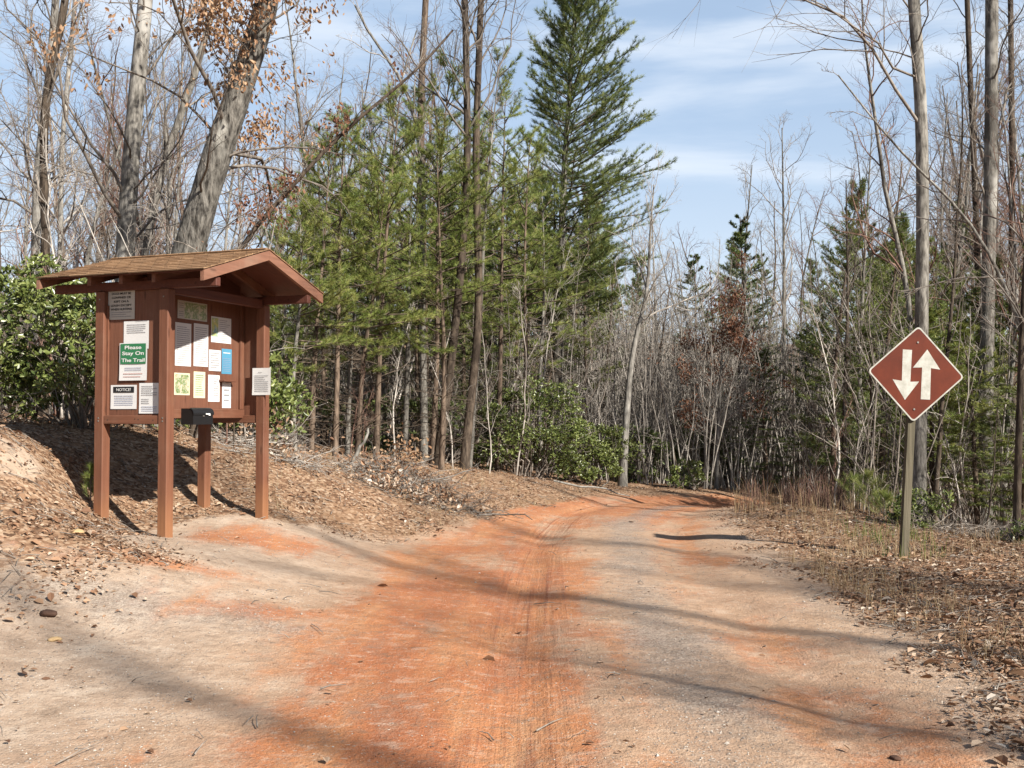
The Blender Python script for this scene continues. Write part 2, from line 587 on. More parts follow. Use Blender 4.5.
def gz(x, y):
    x = np.atleast_1d(np.asarray(x, float)); y = np.atleast_1d(np.asarray(y, float))
    z = np.full(x.shape, _w[_n])
    for i in range(_n):
        z += _w[i] * _phi((x - CP[i, 0]) ** 2 + (y - CP[i, 1]) ** 2)
    r = np.hypot(x, y)
    z = z * (1 - sstep(r, 90, 160))
    z += 9.0 * sstep(r, 42, 105) + 10 * sstep(r, 105, 300)
    u, v = road_uv(x, y)
    lit = litter_field(x, y, u)
    rough = .35 + .65 * sstep(lit, -.3, .6)
    nz = np.array([mnoise.noise(Vector((a * 1.6, b * 1.6, 3.3))) * .035 + mnoise.noise(Vector((a * 5, b * 5, 9.3))) * .012
                   for a, b in zip(x.ravel(), y.ravel())]).reshape(x.shape)
    z += nz * rough
    # wheel ruts
    onroad = np.exp(-(u / 2.6) ** 4)
    z -= onroad * (.045 * np.exp(-((u + .35) / .25) ** 2) + .035 * np.exp(-((u - 1.45) / .3) ** 2))
    return z


def G(x, y): return float(gz([x], [y])[0])


NX, NY = 381, 421
sx = np.linspace(-1, 1, NX); sy = np.linspace(-1, 1, NY)
gx = 14 * sx + 486 * sx ** 9
gy = 9 + 16 * sy + 500 * sy ** 9
GX, GY = np.meshgrid(gx, gy)
xf, yf = GX.ravel(), GY.ravel()
zf = gz(xf, yf)
U, V_ = road_uv(xf, yf)
LIT = litter_field(xf, yf, U)


def blob(cx, cy, rx, ry, ang=0):
    c, s = math.cos(ang), math.sin(ang)
    dx = (xf - cx) * c + (yf - cy) * s; dy = -(xf - cx) * s + (yf - cy) * c
    return np.exp(-((dx / rx) ** 2 + (dy / ry) ** 2))


clay = 1.0 * np.exp(-np.abs((U + .80) / 1.15) ** 3) * (1 - .25 * sstep(yf, 9, 15))
clay = np.maximum(clay, .55 * np.exp(-((U - 1.45) / .5) ** 2))
clay = np.maximum(clay, .95 * blob(-2.75, 10.75, .85, .75))
clay = np.maximum(clay, .9 * blob(-3.25, 8.75, .9, .22, .15))
clay = np.maximum(clay, .85 * blob(-1.9, 7.9, .9, .35, .2))
clay = np.maximum(clay, .7 * blob(-4.3, 8.3, 1.0, .2, .1))
clay = np.maximum(clay, .8 * blob(-5.2, 10.0, .35, .5))
LIT = LIT - 2.2 * blob(-5.0, 10.15, .40, .55) - 1.2 * blob(-3.3, 9.6, .5, .35)
clay = np.maximum(clay, .9 * sstep(V_, 74, 77) * np.exp(-((U) / 1.9) ** 4))
gravel = .9 * np.exp(-((U - .72) / .42) ** 2) + .85 * blob(-2.9, 7.6, 2.2, .65, -.1) + .6 * blob(-4.6, 8.9, 1.4, .5) + .5 * blob(-1.5, 10.2, 1.2, .5) \
    + .5 * np.exp(-((U - 2.2) / .35) ** 2)
ii = np.arange(NY - 1)[:, None] * NX + np.arange(NX - 1)[None, :]
quads = np.stack([ii, ii + 1, ii + NX + 1, ii + NX], -1).reshape(-1, 4)

# ground material
m = NT('forest_ground')
u = m.attr('u'); v = m.attr('v'); lit = m.attr('lit'); cl = m.attr('clay'); gv = m.attr('gravel')
geo = m.n('ShaderNodeNewGeometry').outputs['Position']
cmb = m.n('ShaderNodeCombineXYZ'); m.l(m.math('MULTIPLY', u, 1.0), cmb.inputs[0]); m.l(m.math('MULTIPLY', v, .22), cmb.inputs[1])
uv = cmb.outputs[0]
st1 = m.noise(uv, 2.2, 6, .62)             # long soft streaks
cmb2 = m.n('ShaderNodeCombineXYZ'); m.l(m.math('MULTIPLY', u, 16.0), cmb2.inputs[0]); m.l(m.math('MULTIPLY', v, .35), cmb2.inputs[1])
st2 = m.noise(cmb2.outputs[0], 1.0, 4, .6)             # fine tyre streaks
nA = m.noise(geo, .75, 7, .68)
nB = m.noise(geo, 3.1, 6, .65)
nC = m.noise(geo, 14, 5, .7)
nD = m.noise(geo, 70, 3, .65)
sand = m.ramp(nB, [(.25, (.40, .285, .20)), (.5, (.60, .445, .325)), (.75, (.76, .62, .49))])
proad = m.math('SUBTRACT', 1.0, m.smooth(m.math('ABSOLUTE', m.math('ADD', u, m.math('MULTIPLY', m.math('SUBTRACT', nA, .5), 3.0))), 1.6, 3.0))
sand = m.mix(m.math('MULTIPLY', proad, .55), sand, m.ramp(st1, [(.3, (.50, .255, .13)), (.55, (.64, .38, .215)), (.75, (.72, .50, .33))]))
clayc = m.ramp(st1, [(.26, (.34, .080, .022)), (.46, (.53, .155, .044)), (.60, (.63, .24, .085)), (.78, (.70, .38, .19))])
grav = m.ramp(m.voro(geo, 85, 'Color'), [(.15, (.19, .165, .145)), (.5, (.37, .32, .275)), (.85, (.60, .54, .47))])
f = m.math('ADD', cl, m.math('ADD', m.math('MULTIPLY', m.math('SUBTRACT', nA, .5), 2.3), m.math('MULTIPLY', m.math('SUBTRACT', nB, .5), .9)))
f = m.math('ADD', f, m.math('MULTIPLY', m.math('SUBTRACT', st1, .5), 2.0))
fc = m.smooth(f, .22, .90)
col = m.mix(m.math('MULTIPLY', fc, .92), sand, clayc)
# dark red tyre streaks in the left rut
rut = m.math('SUBTRACT', 1.0, m.smooth(m.math('ABSOLUTE', m.math('ADD', u, .30)), .15, .55))
ft = m.math('MULTIPLY', rut, m.smooth(st2, .52, .72))
col = m.mix(m.math('MULTIPLY', ft, .85), col, (.30, .065, .020))
g2 = m.math('ADD', gv, m.math('ADD', m.math('MULTIPLY', m.math('SUBTRACT', nA, .5), 2.6), m.math('MULTIPLY', m.math('SUBTRACT', nC, .5), 1.4)))
fg = m.smooth(g2, .35, 1.15)
col = m.mix(m.math('MULTIPLY', fg, .72), col, grav)
col = m.mix(m.math('MULTIPLY', m.smooth(nD, .57, .70), .45), col, (.16, .10, .065))
col = m.mix(m.math('MULTIPLY', m.smooth(m.noise(geo, 45, 2, .5), .63, .70), .5), col, (.68, .60, .50))
col = m.mix(m.math('MULTIPLY', m.smooth(nC, .53, .70), .55), col, (.23, .145, .09))
nG = m.noise(m.mapping(geo, (1.0, 1.6, 1.0)), 5.5, 8, .78, dist=.5)
col = m.mix(m.math('MULTIPLY', m.smooth(nG, .50, .62), .42), col, (.30, .215, .155))
col = m.mix(m.math('MULTIPLY', m.smooth(nG, .48, .36), .35), col, (.80, .66, .52))
nM = m.noise(geo, 1.7, 8, .72, dist=.8)
col = m.mix(m.math('MULTIPLY', m.smooth(nM, .54, .68), .36), col, (.33, .25, .19))
nF = m.noise(geo, 160, 3, .7)
col = m.mix(m.math('MULTIPLY', m.smooth(nF, .40, .62), .30), m.mix(.18, col, (.14, .09, .06)), m.mix(.30, col, (.85, .72, .58)))
# leaf litter bed
lc = m.voro(geo, 26, 'Color')
litc = m.ramp(lc, [(.1, (.12, .07, .043)), (.4, (.27, .155, .092)), (.65, (.39, .25, .155)), (.9, (.54, .40, .28))])
lf = m.math('ADD', lit, m.math('ADD', m.math('MULTIPLY', m.math('SUBTRACT', nB, .5), 1.5), m.math('MULTIPLY', m.math('SUBTRACT', nC, .5), .9)))
fl = m.smooth(lf, -.10, .35)
bank = m.math('MULTIPLY', m.smooth(nA, .56, .68), .75)
litc = m.mix(bank, litc, m.ramp(nC, [(.3, (.26, .14, .075)), (.7, (.46, .29, .17))]))
col = m.mix(fl, col, litc)
hgt = m.math('ADD', m.math('MULTIPLY', nC, .6), m.math('ADD', m.math('MULTIPLY', nD, .35), m.math('MULTIPLY', m.math('MULTIPLY', st2, rut), .5)))
M['ground'] = m.finish(col, .95, m.bump(hgt, .035, .9), spec=.1)
g = link('ground', mesh_np('ground', np.stack([xf, yf, zf], -1), [quads], M['ground'], smooth=True,
                           attrs={'u': U, 'v': V_, 'lit': LIT, 'clay': clay, 'gravel': gravel}))
tag(g, 'red clay and gravel track running through a leaf covered forest floor', 'ground', kind='structure')

# ------------------------------------------------------------------ scattered stuff on the ground
rng = np.random.RandomState(7)


def scatter(n, ymin, ymax, power=1.6, seed=0, halfw=.56):
    rg = np.random.RandomState(seed)
    yy = ymin + (ymax - ymin) * rg.rand(n) ** power
    xx = rg.uniform(-halfw, halfw, n) * yy
    return xx, yy, rg


def tangent_dirs(x, y, rg, tilt):
    a = rg.uniform(0, 2 * PI, len(x))
    e = .12
    zx = (gz(x + e, y) - gz(x - e, y)) / (2 * e); zy = (gz(x, y + e) - gz(x, y - e)) / (2 * e)
    nrm = np.stack([-zx, -zy, np.ones_like(zx)], -1); nrm /= np.linalg.norm(nrm, axis=1, keepdims=True)
    d = np.stack([np.cos(a), np.sin(a), zx * np.cos(a) + zy * np.sin(a)], -1)
    d += rg.randn(len(x), 3) * tilt
    return d, nrm + rg.randn(len(x), 3) * tilt


# leaf litter
x, y, rg = scatter(300000, 4.2, 32, 1.45, 11, .58)
uu, vv = road_uv(x, y)
lt = litter_field(x, y, uu)
nz = np.array([mnoise.noise(Vector((a * 1.4, b * 1.4, 1.0))) for a, b in zip(x, y)])
p = np.clip((lt + .25 + nz * .9) / .8, 0, 1)
p = np.where(lt < -.3, p * .35, p)
p = np.where((lt > 0) & (uu < 0), p * np.clip(.75 + nz * 1.2, .15, 1), p)
p = p * np.where(uu < 0, .50 + .35 * np.clip(nz + .3, 0, 1), .85)
p = np.maximum(p, np.where(uu < -2.2, .085 * np.clip(nz + .35, 0, 1) * np.clip(1 + lt / 2.2, .12, 1), .0015))
k = rg.rand(len(x)) < p
x, y = x[k], y[k]
z = gz(x, y)
d, nr = tangent_dirs(x, y, rg, .20)
b = Bag()
half = len(x) // 3
for sl, ll, ww in ((slice(0, half // 6), .074, .042), (slice(half // 6, half), .044, .026), (slice(half, int(2.6 * half)), .026, .016), (slice(int(2.6 * half), None), .05, .005)):
    b.leaves(np.stack([x, y, z + rg.uniform(.002, .018, len(x))], -1)[sl], d[sl], ll, ww, 0, rg, .35, .25, nr[sl])
o = build('leaf_litter', b, [M['litter']])
tag(o, 'brown dead leaves lying on the banks and verges', 'leaf litter', kind='stuff')
print('litter', len(x))

# bits of twig in the litter
x, y, rg = scatter(16000, 4.2, 22, 1.4, 14, .58)
uu, vv = road_uv(x, y)
lt = litter_field(x, y, uu)
k = (rg.rand(len(x)) < np.clip(lt * 1.2 + .25, .01, .5))
x, y = x[k], y[k]
n = len(x)
a = rg.uniform(0, 2 * PI, n); L = .05 + .28 * rg.rand(n) ** 3
x2, y2 = x + np.cos(a) * L, y + np.sin(a) * L
z1, z2 = gz(x, y) + .012, gz(x2, y2) + rg.uniform(.008, .05, n)
b = Bag()
b.tubes([(np.array([(x[i], y[i], z1[i]), ((x[i] + x2[i]) / 2 + rg.randn() * .01, (y[i] + y2[i]) / 2 + rg.randn() * .01, (z1[i] + z2[i]) / 2 + .01), (x2[i], y2[i], z2[i])]),
          np.array([.004, .003, .0015]) * rg.uniform(.5, 1.4)) for i in range(n)], 4, 0, seed=3)
o = build('twig_litter', b, [M['twig']])
tag(o, 'small broken twigs lying among the dead leaves', 'twig litter', kind='stuff')

# pebbles
x, y, rg = scatter(60000, 4.2, 19, 1.5, 12, .56)
uu, vv = road_uv(x, y)
lt = litter_field(x, y, uu)
nz = np.array([mnoise.noise(Vector((a * .9, b * .9, 5.0))) for a, b in zip(x, y)])
pg = .9 * np.exp(-((uu - .75) / .5) ** 2) + .5 * np.exp(-((uu - 2.2) / .5) ** 2) + np.where(uu < -2, .8, 0) + .06
k = (rg.rand(len(x)) < pg * np.clip(.6 + nz * 1.6, .05, 1)) & (lt < .3)
x, y = x[k], y[k]
n = len(x)
z = gz(x, y)
s = rg.uniform(.0022, .0068, n) * (1 + .9 * (rg.rand(n) > .97))
oct_ = np.array([(1, 0, 0), (0, 1, 0), (-1, 0, 0), (0, -1, 0), (0, 0, .7), (0, 0, -.5)])
tri = np.array([(0, 1, 4), (1, 2, 4), (2, 3, 4), (3, 0, 4), (1, 0, 5), (2, 1, 5), (3, 2, 5), (0, 3, 5)])
ang = rg.uniform(0, 2 * PI, n)
V = oct_[None] * (s[:, None, None] * rg.uniform(.6, 1.5, (n, 6, 1)))
ca, sa = np.cos(ang)[:, None], np.sin(ang)[:, None]
V = np.stack([V[..., 0] * ca - V[..., 1] * sa, V[..., 0] * sa + V[..., 1] * ca, V[..., 2]], -1)
V += np.stack([x, y, z + s * .25], -1)[:, None]
b = Bag()
b.add(V.reshape(-1, 3), (np.arange(n)[:, None, None] * 6 + tri[None]).reshape(-1, 3), 0, np.repeat(rg.rand(n), 6))
o = build('gravel', b, [M['pebble']])
tag(o, 'small pale stones pressed into the clay road', 'gravel', kind='stuff')

# a few larger clods and stones that can be told apart
def stone(px, py, Y, s, mat, label, flat=.55, seed=0, group=None):
    rg = np.random.RandomState(seed)
    import bmesh
    bm = bmesh.new()
    bmesh.ops.create_icosphere(bm, subdivisions=3, radius=1)
    off = Vector(rg.rand(3) * 20)
    for vtx in bm.verts:
        c0 = vtx.co.copy()
        vtx.co *= 1 + .35 * mnoise.noise(c0 * 1.1 + off) + .12 * mnoise.noise(c0 * 3 + off)
        vtx.co = Vector((vtx.co.x * s * 1.25, vtx.co.y * s, vtx.co.z * s * flat))
    me = bpy.data.meshes.new('stone'); bm.to_mesh(me); bm.free()
    me.materials.append(mat)
    me.polygons.foreach_set('use_smooth', [True] * len(me.polygons))
    w = W(px, py, Y)
    o = link('stone', me, None, (w[0], w[1], G(w[0], w[1]) + s * flat * .35), (0, 0, rg.rand() * 6))
    tag(o, label, 'stone', group)
    return o


M['tan_stone'] = plain('tan_stone', (.55, .38, .2), .9, .1, var=.25, scale=30, bump=.004)
M['dark_stone'] = plain('dark_stone', (.12, .07, .05), .95, .1, var=.4, scale=40, bump=.006)
M['grey_stone'] = plain('grey_stone', (.42, .38, .36), .9, .1, var=.3, scale=40, bump=.004)
stone(77, 538, 8.95, .06, M['tan_stone'], 'flat tan stone on the leaves before the kiosk front post', .4, 1)
stone(48, 641, 7.3, .055, M['dark_stone'], 'dark crumbling clod of earth on pale sand at the edge of the clearing', .5, 2)
stone(54, 656, 6.9, .035, M['tan_stone'], 'small tan stone just in front of the dark clod', .5, 3)
stone(502, 760, 4.75, .03, M['grey_stone'], 'small pinkish grey stone in the orange wheel track', .6, 4)
stone(896, 745, 4.95, .022, M['dark_stone'], 'tiny dark clod on the pale right side of the road', .6, 5)

# dry grass and stalks on the right verge
def grass_patch(name, n, region, lmin, lmax, mat, label, seed, lean=.35, wid=.006, kindc='grass', dens=None):
    rg = np.random.RandomState(seed)
    x0, x1, y0, y1 = region
    x = rg.uniform(x0, x1, n * 3); y = rg.uniform(y0, y1, n * 3)
    u, v = road_uv(x, y); lt = litter_field(x, y, u)
    nz = np.array([mnoise.noise(Vector((a * .8, b_ * .8, seed))) for a, b_ in zip(x, y)])
    k = (lt > .1) & (rg.rand(len(x)) < np.clip(.3 + nz * 1.8, .02, 1))
    if dens is not None: k &= rg.rand(len(x)) < dens(x, y)
    x, y = x[k][:n], y[k][:n]
    # tufts
    cx = np.repeat(x[::5], 5)[:len(x)]; cy = np.repeat(y[::5], 5)[:len(y)]
    cx = cx + rg.randn(len(cx)) * .04; cy = cy + rg.randn(len(cx)) * .04
    z = gz(cx, cy) - .01
    L = rg.uniform(lmin, lmax, len(cx)) * rg.rand(len(cx)) ** .4
    a = rg.uniform(0, 2 * PI, len(cx)); ln = np.abs(rg.randn(len(cx))) * lean
    P0 = np.stack([cx, cy, z], -1)
    h = np.stack([np.cos(a), np.sin(a), 0 * a], -1)
    paths = []
    P1 = P0 + np.stack([0 * L, 0 * L, L * .55], -1) + h * (L * ln * .3)[:, None]
    P2 = P0 + np.stack([0 * L, 0 * L, L * .95], -1) + h * (L * ln)[:, None]
    for i in range(len(cx)):
        paths.append((np.array([P0[i], P1[i], P2[i]]), np.array([wid, wid * .75, wid * .25]) * .5))
    b = Bag(); b.tubes(paths, 3, 0, seed=seed)
    o = build(name, b, [mat])
    tag(o, label, kindc, kind='stuff')
    return o


grass_patch('dry_grass', 3000, (2.4, 7.2, 6.5, 16.5), .05, .26, M['straw'], 'dry tan grass stalks on the right verge', 21)
grass_patch('tall_dry_grass', 900, (3.3, 6.5, 15.8, 19.5), .2, .62, M['straw'], 'tall reddish dry grass where the road bends', 22, .25)
grass_patch('red_brush', 1500, (3.3, 5.4, 16.6, 19.4), .25, .75, M['twig_red'], 'reddish brown brush where the road bends out of sight', 29, .3, .008)
grass_patch('bank_grass', 900, (-6, 1.5, 12.5, 20), .08, .25, M['straw'], 'sparse dry grass on the leafy bank', 23)
grass_patch('green_grass', 130, (4.3, 5.1, 11.4, 13.6), .12, .42, M['greengrass'], 'green grass blades round the foot of the sign post', 24)

# ------------------------------------------------------------------ tree growing
def norm(v):
    return v / (np.linalg.norm(v) + 1e-9)


def curve_pts(p0, d, L, n, wob, up, rg):
    pts = [p0]; d = norm(d); st = L / (n - 1)
    for i in range(n - 1):
        d = norm(d + rg.randn(3) * wob + np.array([0, 0, up]))
        pts.append(pts[-1] + d * st)
    return np.array(pts)


def interp(P, t):
    n = len(P) - 1
    f = min(max(t, 0), .9999) * n
    i = int(f)
    return P[i] + (P[i + 1] - P[i]) * (f - i), norm(P[i + 1] - P[i])


def resample(P, n):
    P = np.array(P, float)
    seg = np.r_[0, np.cumsum(np.linalg.norm(np.diff(P, axis=0), axis=1))]
    # smooth with catmull-ish interpolation through cubic hermite
    t = np.linspace(0, seg[-1], n)
    out = np.stack([np.interp(t, seg, P[:, k]) for k in range(3)], -1)
    for _ in range(2):
        out[1:-1] = out[1:-1] * .5 + (out[:-2] + out[2:]) * .25
    return out


def side_dir(axis, az, ang):
    """direction leaning ang away from axis, round it by az"""
    ref = np.array([0, 0, 1.]) if abs(axis[2]) < .9 else np.array([1., 0, 0])
    a = norm(np.cross(axis, ref)); b_ = np.cross(axis, a)
    s = a * math.cos(az) + b_ * math.sin(az)
    return axis * math.cos(ang) + s * math.sin(ang)


def bare_crown(trunk, rad, rg, n_limb=16, t0=.3, t1=1.0, limb_len=2.6, nb=7, nt=5, angle=.9, wob=.22, up=.07, thin=1.0, leaf=None, prune=None, azc=None):
    """returns lists of tube paths by level (limbs, branches, twigs) and twig tips"""
    L1, L2, L3, tips = [], [], [], []
    H = len(trunk)
    for i in range(n_limb):
        t = t0 + (t1 - t0) * (i + rg.rand()) / n_limb
        p, ax = interp(trunk, t)
        az = rg.uniform(0, 2 * PI) if azc is None else azc + rg.randn() * .9
        a = angle * rg.uniform(.65, 1.2) * (1 - .35 * t)
        d = side_dir(ax, az, a)
        ln = limb_len * (1.15 - .75 * ((t - t0) / (1.001 - t0))) * rg.uniform(.45, 1.15)
        r0 = np.interp(t, np.linspace(0, 1, H), rad) * .55
        r0 = min(r0, .0085 * ln + .003) * thin
        P = curve_pts(p, d, ln, 7, wob, up, rg)
        L1.append((P, np.linspace(r0, r0 * .28, 7)))
        for j in range(nb):
            tj = .18 + .82 * (j + rg.rand()) / nb
            q, ax2 = interp(P, tj)
            d2 = side_dir(ax2, rg.uniform(0, 2 * PI), rg.uniform(.5, 1.0))
            d2 = norm(d2 + np.array([0, 0, .15]))
            l2 = ln * rg.uniform(.25, .5) * (1.15 - .6 * tj)
            r2 = max(r0 * (1 - .7 * tj) * .5, .0035 * thin)
            P2 = curve_pts(q, d2, l2, 5, wob * 1.2, up, rg)
            L2.append((P2, np.linspace(r2, r2 * .4, 5)))
            for k_ in range(nt):
                tk = .15 + .85 * (k_ + rg.rand()) / nt
                s_, ax3 = interp(P2, tk)
                d3 = side_dir(ax3, rg.uniform(0, 2 * PI), rg.uniform(.4, .9))
                l3 = l2 * rg.uniform(.3, .65)
                r3 = max(r2 * .4, .0022 * thin)
                P3 = curve_pts(s_, d3, l3, 3, wob, up, rg)
                L3.append((P3, np.array([r3, r3 * .8, r3 * .45])))
                tips.append((P3[-1], d3))
            tips.append((P2[-1], d2))
    return L1, L2, L3, tips


def make_tree_meshes(name, trunk, rad, mat_bark, mat_twig, rg, sides=9, rough=.05, leafmat_=None, leafn=0, leaf_len=.1, leafsel=None, crown=None, leafper=1, clear_of_trunk=0.0, **kw):
    trunk = np.array(trunk, float)
    tb = Bag(); tb.tubes([(trunk, rad)], sides, 0, rough, rg.randint(9999))
    cb = Bag()
    L1, L2, L3, tips = bare_crown(trunk, rad, rg, **kw) if crown is None else crown
    if L1: cb.tubes(L1, 5, 0, seed=1)
    if L2: cb.tubes(L2, 4, 0, seed=2)
    if L3: cb.tubes(L3, 3, 0, seed=3)
    tm = tb.mesh('trunk', [mat_bark]); cm = cb.mesh('crown', [mat_twig])
    lm = None
    if leafn:
        if leafsel is not None: tips = [t for t in tips if leafsel(t[0])]
        tips = [t for t in tips if np.min(np.linalg.norm(trunk - t[0], axis=1)) > clear_of_trunk]
        tips = [t for t in tips if mnoise.noise(Vector(t[0]) * 1.3) > .02]
        if tips:
            idx = rg.choice(len(tips), leafn)
            pos = np.array([tips[i][0] for i in idx]) + rg.randn(leafn, 3) * .09
            dd = np.array([tips[i][1] for i in idx]) * .3 + rg.randn(leafn, 3) * .35 + np.array([0, 0, -.8])
            lb = Bag(); lb.leaves(pos, dd, leaf_len, leaf_len * .5, 0, rg, .3, .4)
            lm = lb.mesh('dead_leaves', [leafmat_])
    return tm, cm, lm


def place(name, meshes, loc, rotz=0, scale=1.0, label=None, cat='tree', group=None, tilt=(0, 0)):
    o = empty(name, loc, (tilt[0], tilt[1], rotz))
    o.scale = (scale, scale, scale)
    names = ('trunk', 'crown', 'dead_leaves')
    for nm, me in zip(names, meshes):
        if me is not None: link(nm, me, o)
    tag(o, label, cat, group)
    return o


def copy_tree(src, loc, rotz, scale, label, group, tilt=(0, 0)):
    o = src.copy(); COL.objects.link(o)
    o.location = loc; o.rotation_euler = (tilt[0], tilt[1], rotz)
    o.scale = (scale,) * 3 if np.isscalar(scale) else scale
    o['label'] = label; o['group'] = group
    for ch in src.children:
        c = ch.copy(); COL.objects.link(c); c.parent = o
    return o


def px_tree(name, label, pts, Y, wb, wt, barkm, twigm, seed, sides=10, rough=.06, n=18, lean_Y=0.0, **kw):
    """tree whose trunk runs through the directions pts, the lowest first; foot set on the ground"""
    rg = np.random.RandomState(seed)
    P = []
    for i, (a, c) in enumerate(pts):
        P.append(W(a, c, Y + lean_Y * i / max(1, len(pts) - 1)))
    P = np.array(P)
    zg = G(P[0][0], P[0][1])
    if P[0][2] > zg + .15:
        # carry the trunk on down to the ground in line with its lowest stretch
        dx = (P[0] - P[1]); dx = dx / max(1e-6, abs(dx[2]))
        drop = P[0][2] - zg
        foot = P[0] + np.array([dx[0] * drop * .7, dx[1] * drop * .7, -drop])
        P = np.vstack([foot, P])
    else:
        P[0][2] = zg
    base = P[0].copy()
    P = P - base
    P = np.vstack([[P[0][0], P[0][1], -.25], P])
    T = resample(P, n)
    m_per_px = Y / FPX
    tt = np.linspace(0, 1, n)
    rad = (wb + (wt - wb) * tt ** .8) * m_per_px / 2
    rad[0] *= 1.25; rad[1] *= 1.08
    ms = make_tree_meshes(name, T, rad, barkm, twigm, rg, sides, rough, **kw)
    return place(name, ms, tuple(base), label=label)


# ---- pines
def pine_meshes(H, rbase, rg, h0=.35, Lmax=1.8, nb=55, tuft=10, nneedle=12, nl=.09, nw=.010, mat=None, barkm=None, top_up=.9, low_up=-.05, shape=.8,
                dead=0.35, lean=.03, asym=None, subs=5, curve=None, spread=.55):
    n = 12
    tr = curve_pts(np.array([0, 0, -.25]), np.array([rg.randn() * lean, rg.randn() * lean, 1.0]), H + .25, n, .02, .02, rg)
    if curve is not None: tr = curve
    H = tr[-1][2]
    rad = np.linspace(1, .12, n if curve is None else len(tr)) * rbase
    tb = Bag(); tb.tubes([(tr, rad)], 8, 0, .05, rg.randint(999))
    cb = Bag()
    br, tw, pos, dirs = [], [], [], []
    for i in range(nb):
        s = (i + rg.rand()) / nb
        t = h0 + (1 - h0) * s
        p, ax = interp(tr, t)
        az = rg.uniform(0, 2 * PI)
        el = low_up + (top_up - low_up) * s ** 1.5 + rg.randn() * .1
        L = Lmax * ((1 - s) ** shape * .9 + .10) * rg.uniform(.55, 1.1) * min(1, .45 + s * 2.2)
        if asym is not None: L *= asym(az, s)
        d = np.array([math.cos(az) * math.cos(el), math.sin(az) * math.cos(el), math.sin(el)])
        P = curve_pts(p, d, L, 6, .07, .045, rg)
        r0 = .008 + L * .006
        br.append((P, np.linspace(r0, r0 * .3, 6)))
        for j in range(subs):
            tj = .30 + .70 * (j + rg.rand()) / subs
            q, a2 = interp(P, tj)
            sd = 1 if j % 2 else -1
            lat = norm(np.cross(a2, np.array([0, 0, 1.]))) * sd
            d2 = norm(a2 * .75 + lat * .75 + np.array([0, 0, .10]) + rg.randn(3) * .12)
            l2 = L * .42 * (1.15 - .7 * tj) * rg.uniform(.6, 1.1)
            P2 = curve_pts(q, d2, l2, 3, .08, .05, rg)
            tw.append((P2, np.array([.005, .004, .002])))
            nt = max(2, int(tuft * .5 * l2 / (Lmax * .25) + .5))
            for k_ in range(nt):
                w_, a3 = interp(P2, (k_ + .6 + rg.rand() * .5) / nt)
                pos.append(w_); dirs.append(a3 + np.array([0, 0, .25]))
        nt = max(2, int(tuft * .6))
        for k_ in range(nt):
            w_, a3 = interp(P, .4 + .6 * (k_ + rg.rand()) / nt)
            pos.append(w_); dirs.append(a3 + np.array([0, 0, .25]))
    # dead lower branches
    for i in range(int(nb * dead)):
        p, ax = interp(tr, rg.uniform(.08, h0 + .1))
        d = side_dir(ax, rg.uniform(0, 2 * PI), rg.uniform(1.1, 1.7))
        L = Lmax * rg.uniform(.2, .6)
        P = curve_pts(p, d, L, 5, .12, 0, rg)
        br.append((P, np.linspace(.009, .003, 5)))
        for j in range(2):
            q, a2 = interp(P, rg.uniform(.3, .9))
            P2 = curve_pts(q, side_dir(a2, rg.uniform(0, 6.3), .7), L * .35, 3, .1, 0, rg)
            tw.append((P2, np.array([.004, .003, .002])))
    cb.tubes(br, 4, 0, seed=1); cb.tubes(tw, 3, 0, seed=2)
    cb.needles(pos, dirs, nneedle, nl, nw, 1, rg, spread)
    tm = tb.mesh('trunk', [barkm or M['bark_brown']])
    cm = cb.mesh('crown', [M['twig_pine'], mat or M['needle']])
    return tm, cm, None


# ---- leafy shrubs
def shrub(name, label, cx, cy, rx, ry, H, n_whorl, seed, leaf=.10, per=6, mat=None, cat='shrub', z0=None, stems=22, low=.0, group=None, clumps=24):
    rg = np.random.RandomState(seed)
    zb = G(cx, cy) if z0 is None else z0
    cl_ = []
    for i in range(clumps):
        a = rg.uniform(0, 2 * PI); r = rg.rand() ** .5
        h = low + (1 - low) * rg.rand()
        rr = r * (1.05 - .55 * max(0, h - .4))
        cl_.append((np.array([math.cos(a) * rx * rr * .8, math.sin(a) * ry * rr * .8, H * (.12 + .80 * h)]), rg.uniform(.13, .34)))
    pos, dirs = [], []
    for i in range(n_whorl):
        c, s = cl_[rg.randint(len(cl_))]
        dv = norm(rg.randn(3))
        p = c + dv * np.array([rx, ry, H * .55]) * s * rg.uniform(.5, 1.1)
        if p[2] < .05: p[2] = abs(p[2]) + .05
        out = norm(dv * .7 + np.array([0, 0, .6]) + rg.randn(3) * .25)
        for k_ in range(per):
            a = k_ / per * 2 * PI + rg.rand()
            dd = side_dir(out, a, rg.uniform(.7, 1.3))
            pos.append(p); dirs.append(dd)
    lb = Bag(); lb.leaves(np.array(pos), np.array(dirs), leaf, leaf * .36, 0, rg, .2, .25)
    sb = Bag(); paths = []; tw = []
    for i in range(stems):
        c, s = cl_[rg.randint(len(cl_))]
        p0 = np.array([c[0] * .25, c[1] * .25, -.1])
        P = np.array([p0 + (c - p0) * t + rg.randn(3) * .07 * (t > 0) for t in np.linspace(0, 1, 6)])
        paths.append((P, np.linspace(.02, .006, 6)))
        for j in range(6):
            q, a2 = interp(P, rg.uniform(.3, 1))
            P2 = curve_pts(q, side_dir(a2, rg.uniform(0, 6.3), .8), rx * .45, 4, .15, .03, rg)
            tw.append((P2, np.linspace(.006, .002, 4)))
    sb.tubes(paths, 5, 0); sb.tubes(tw, 3, 0)
    o = empty(name, (cx, cy, zb))
    build('stems', sb, [M['twig']], o); build('foliage', lb, [mat or M['laurel']], o)
    tag(o, label, cat, group)
    return o


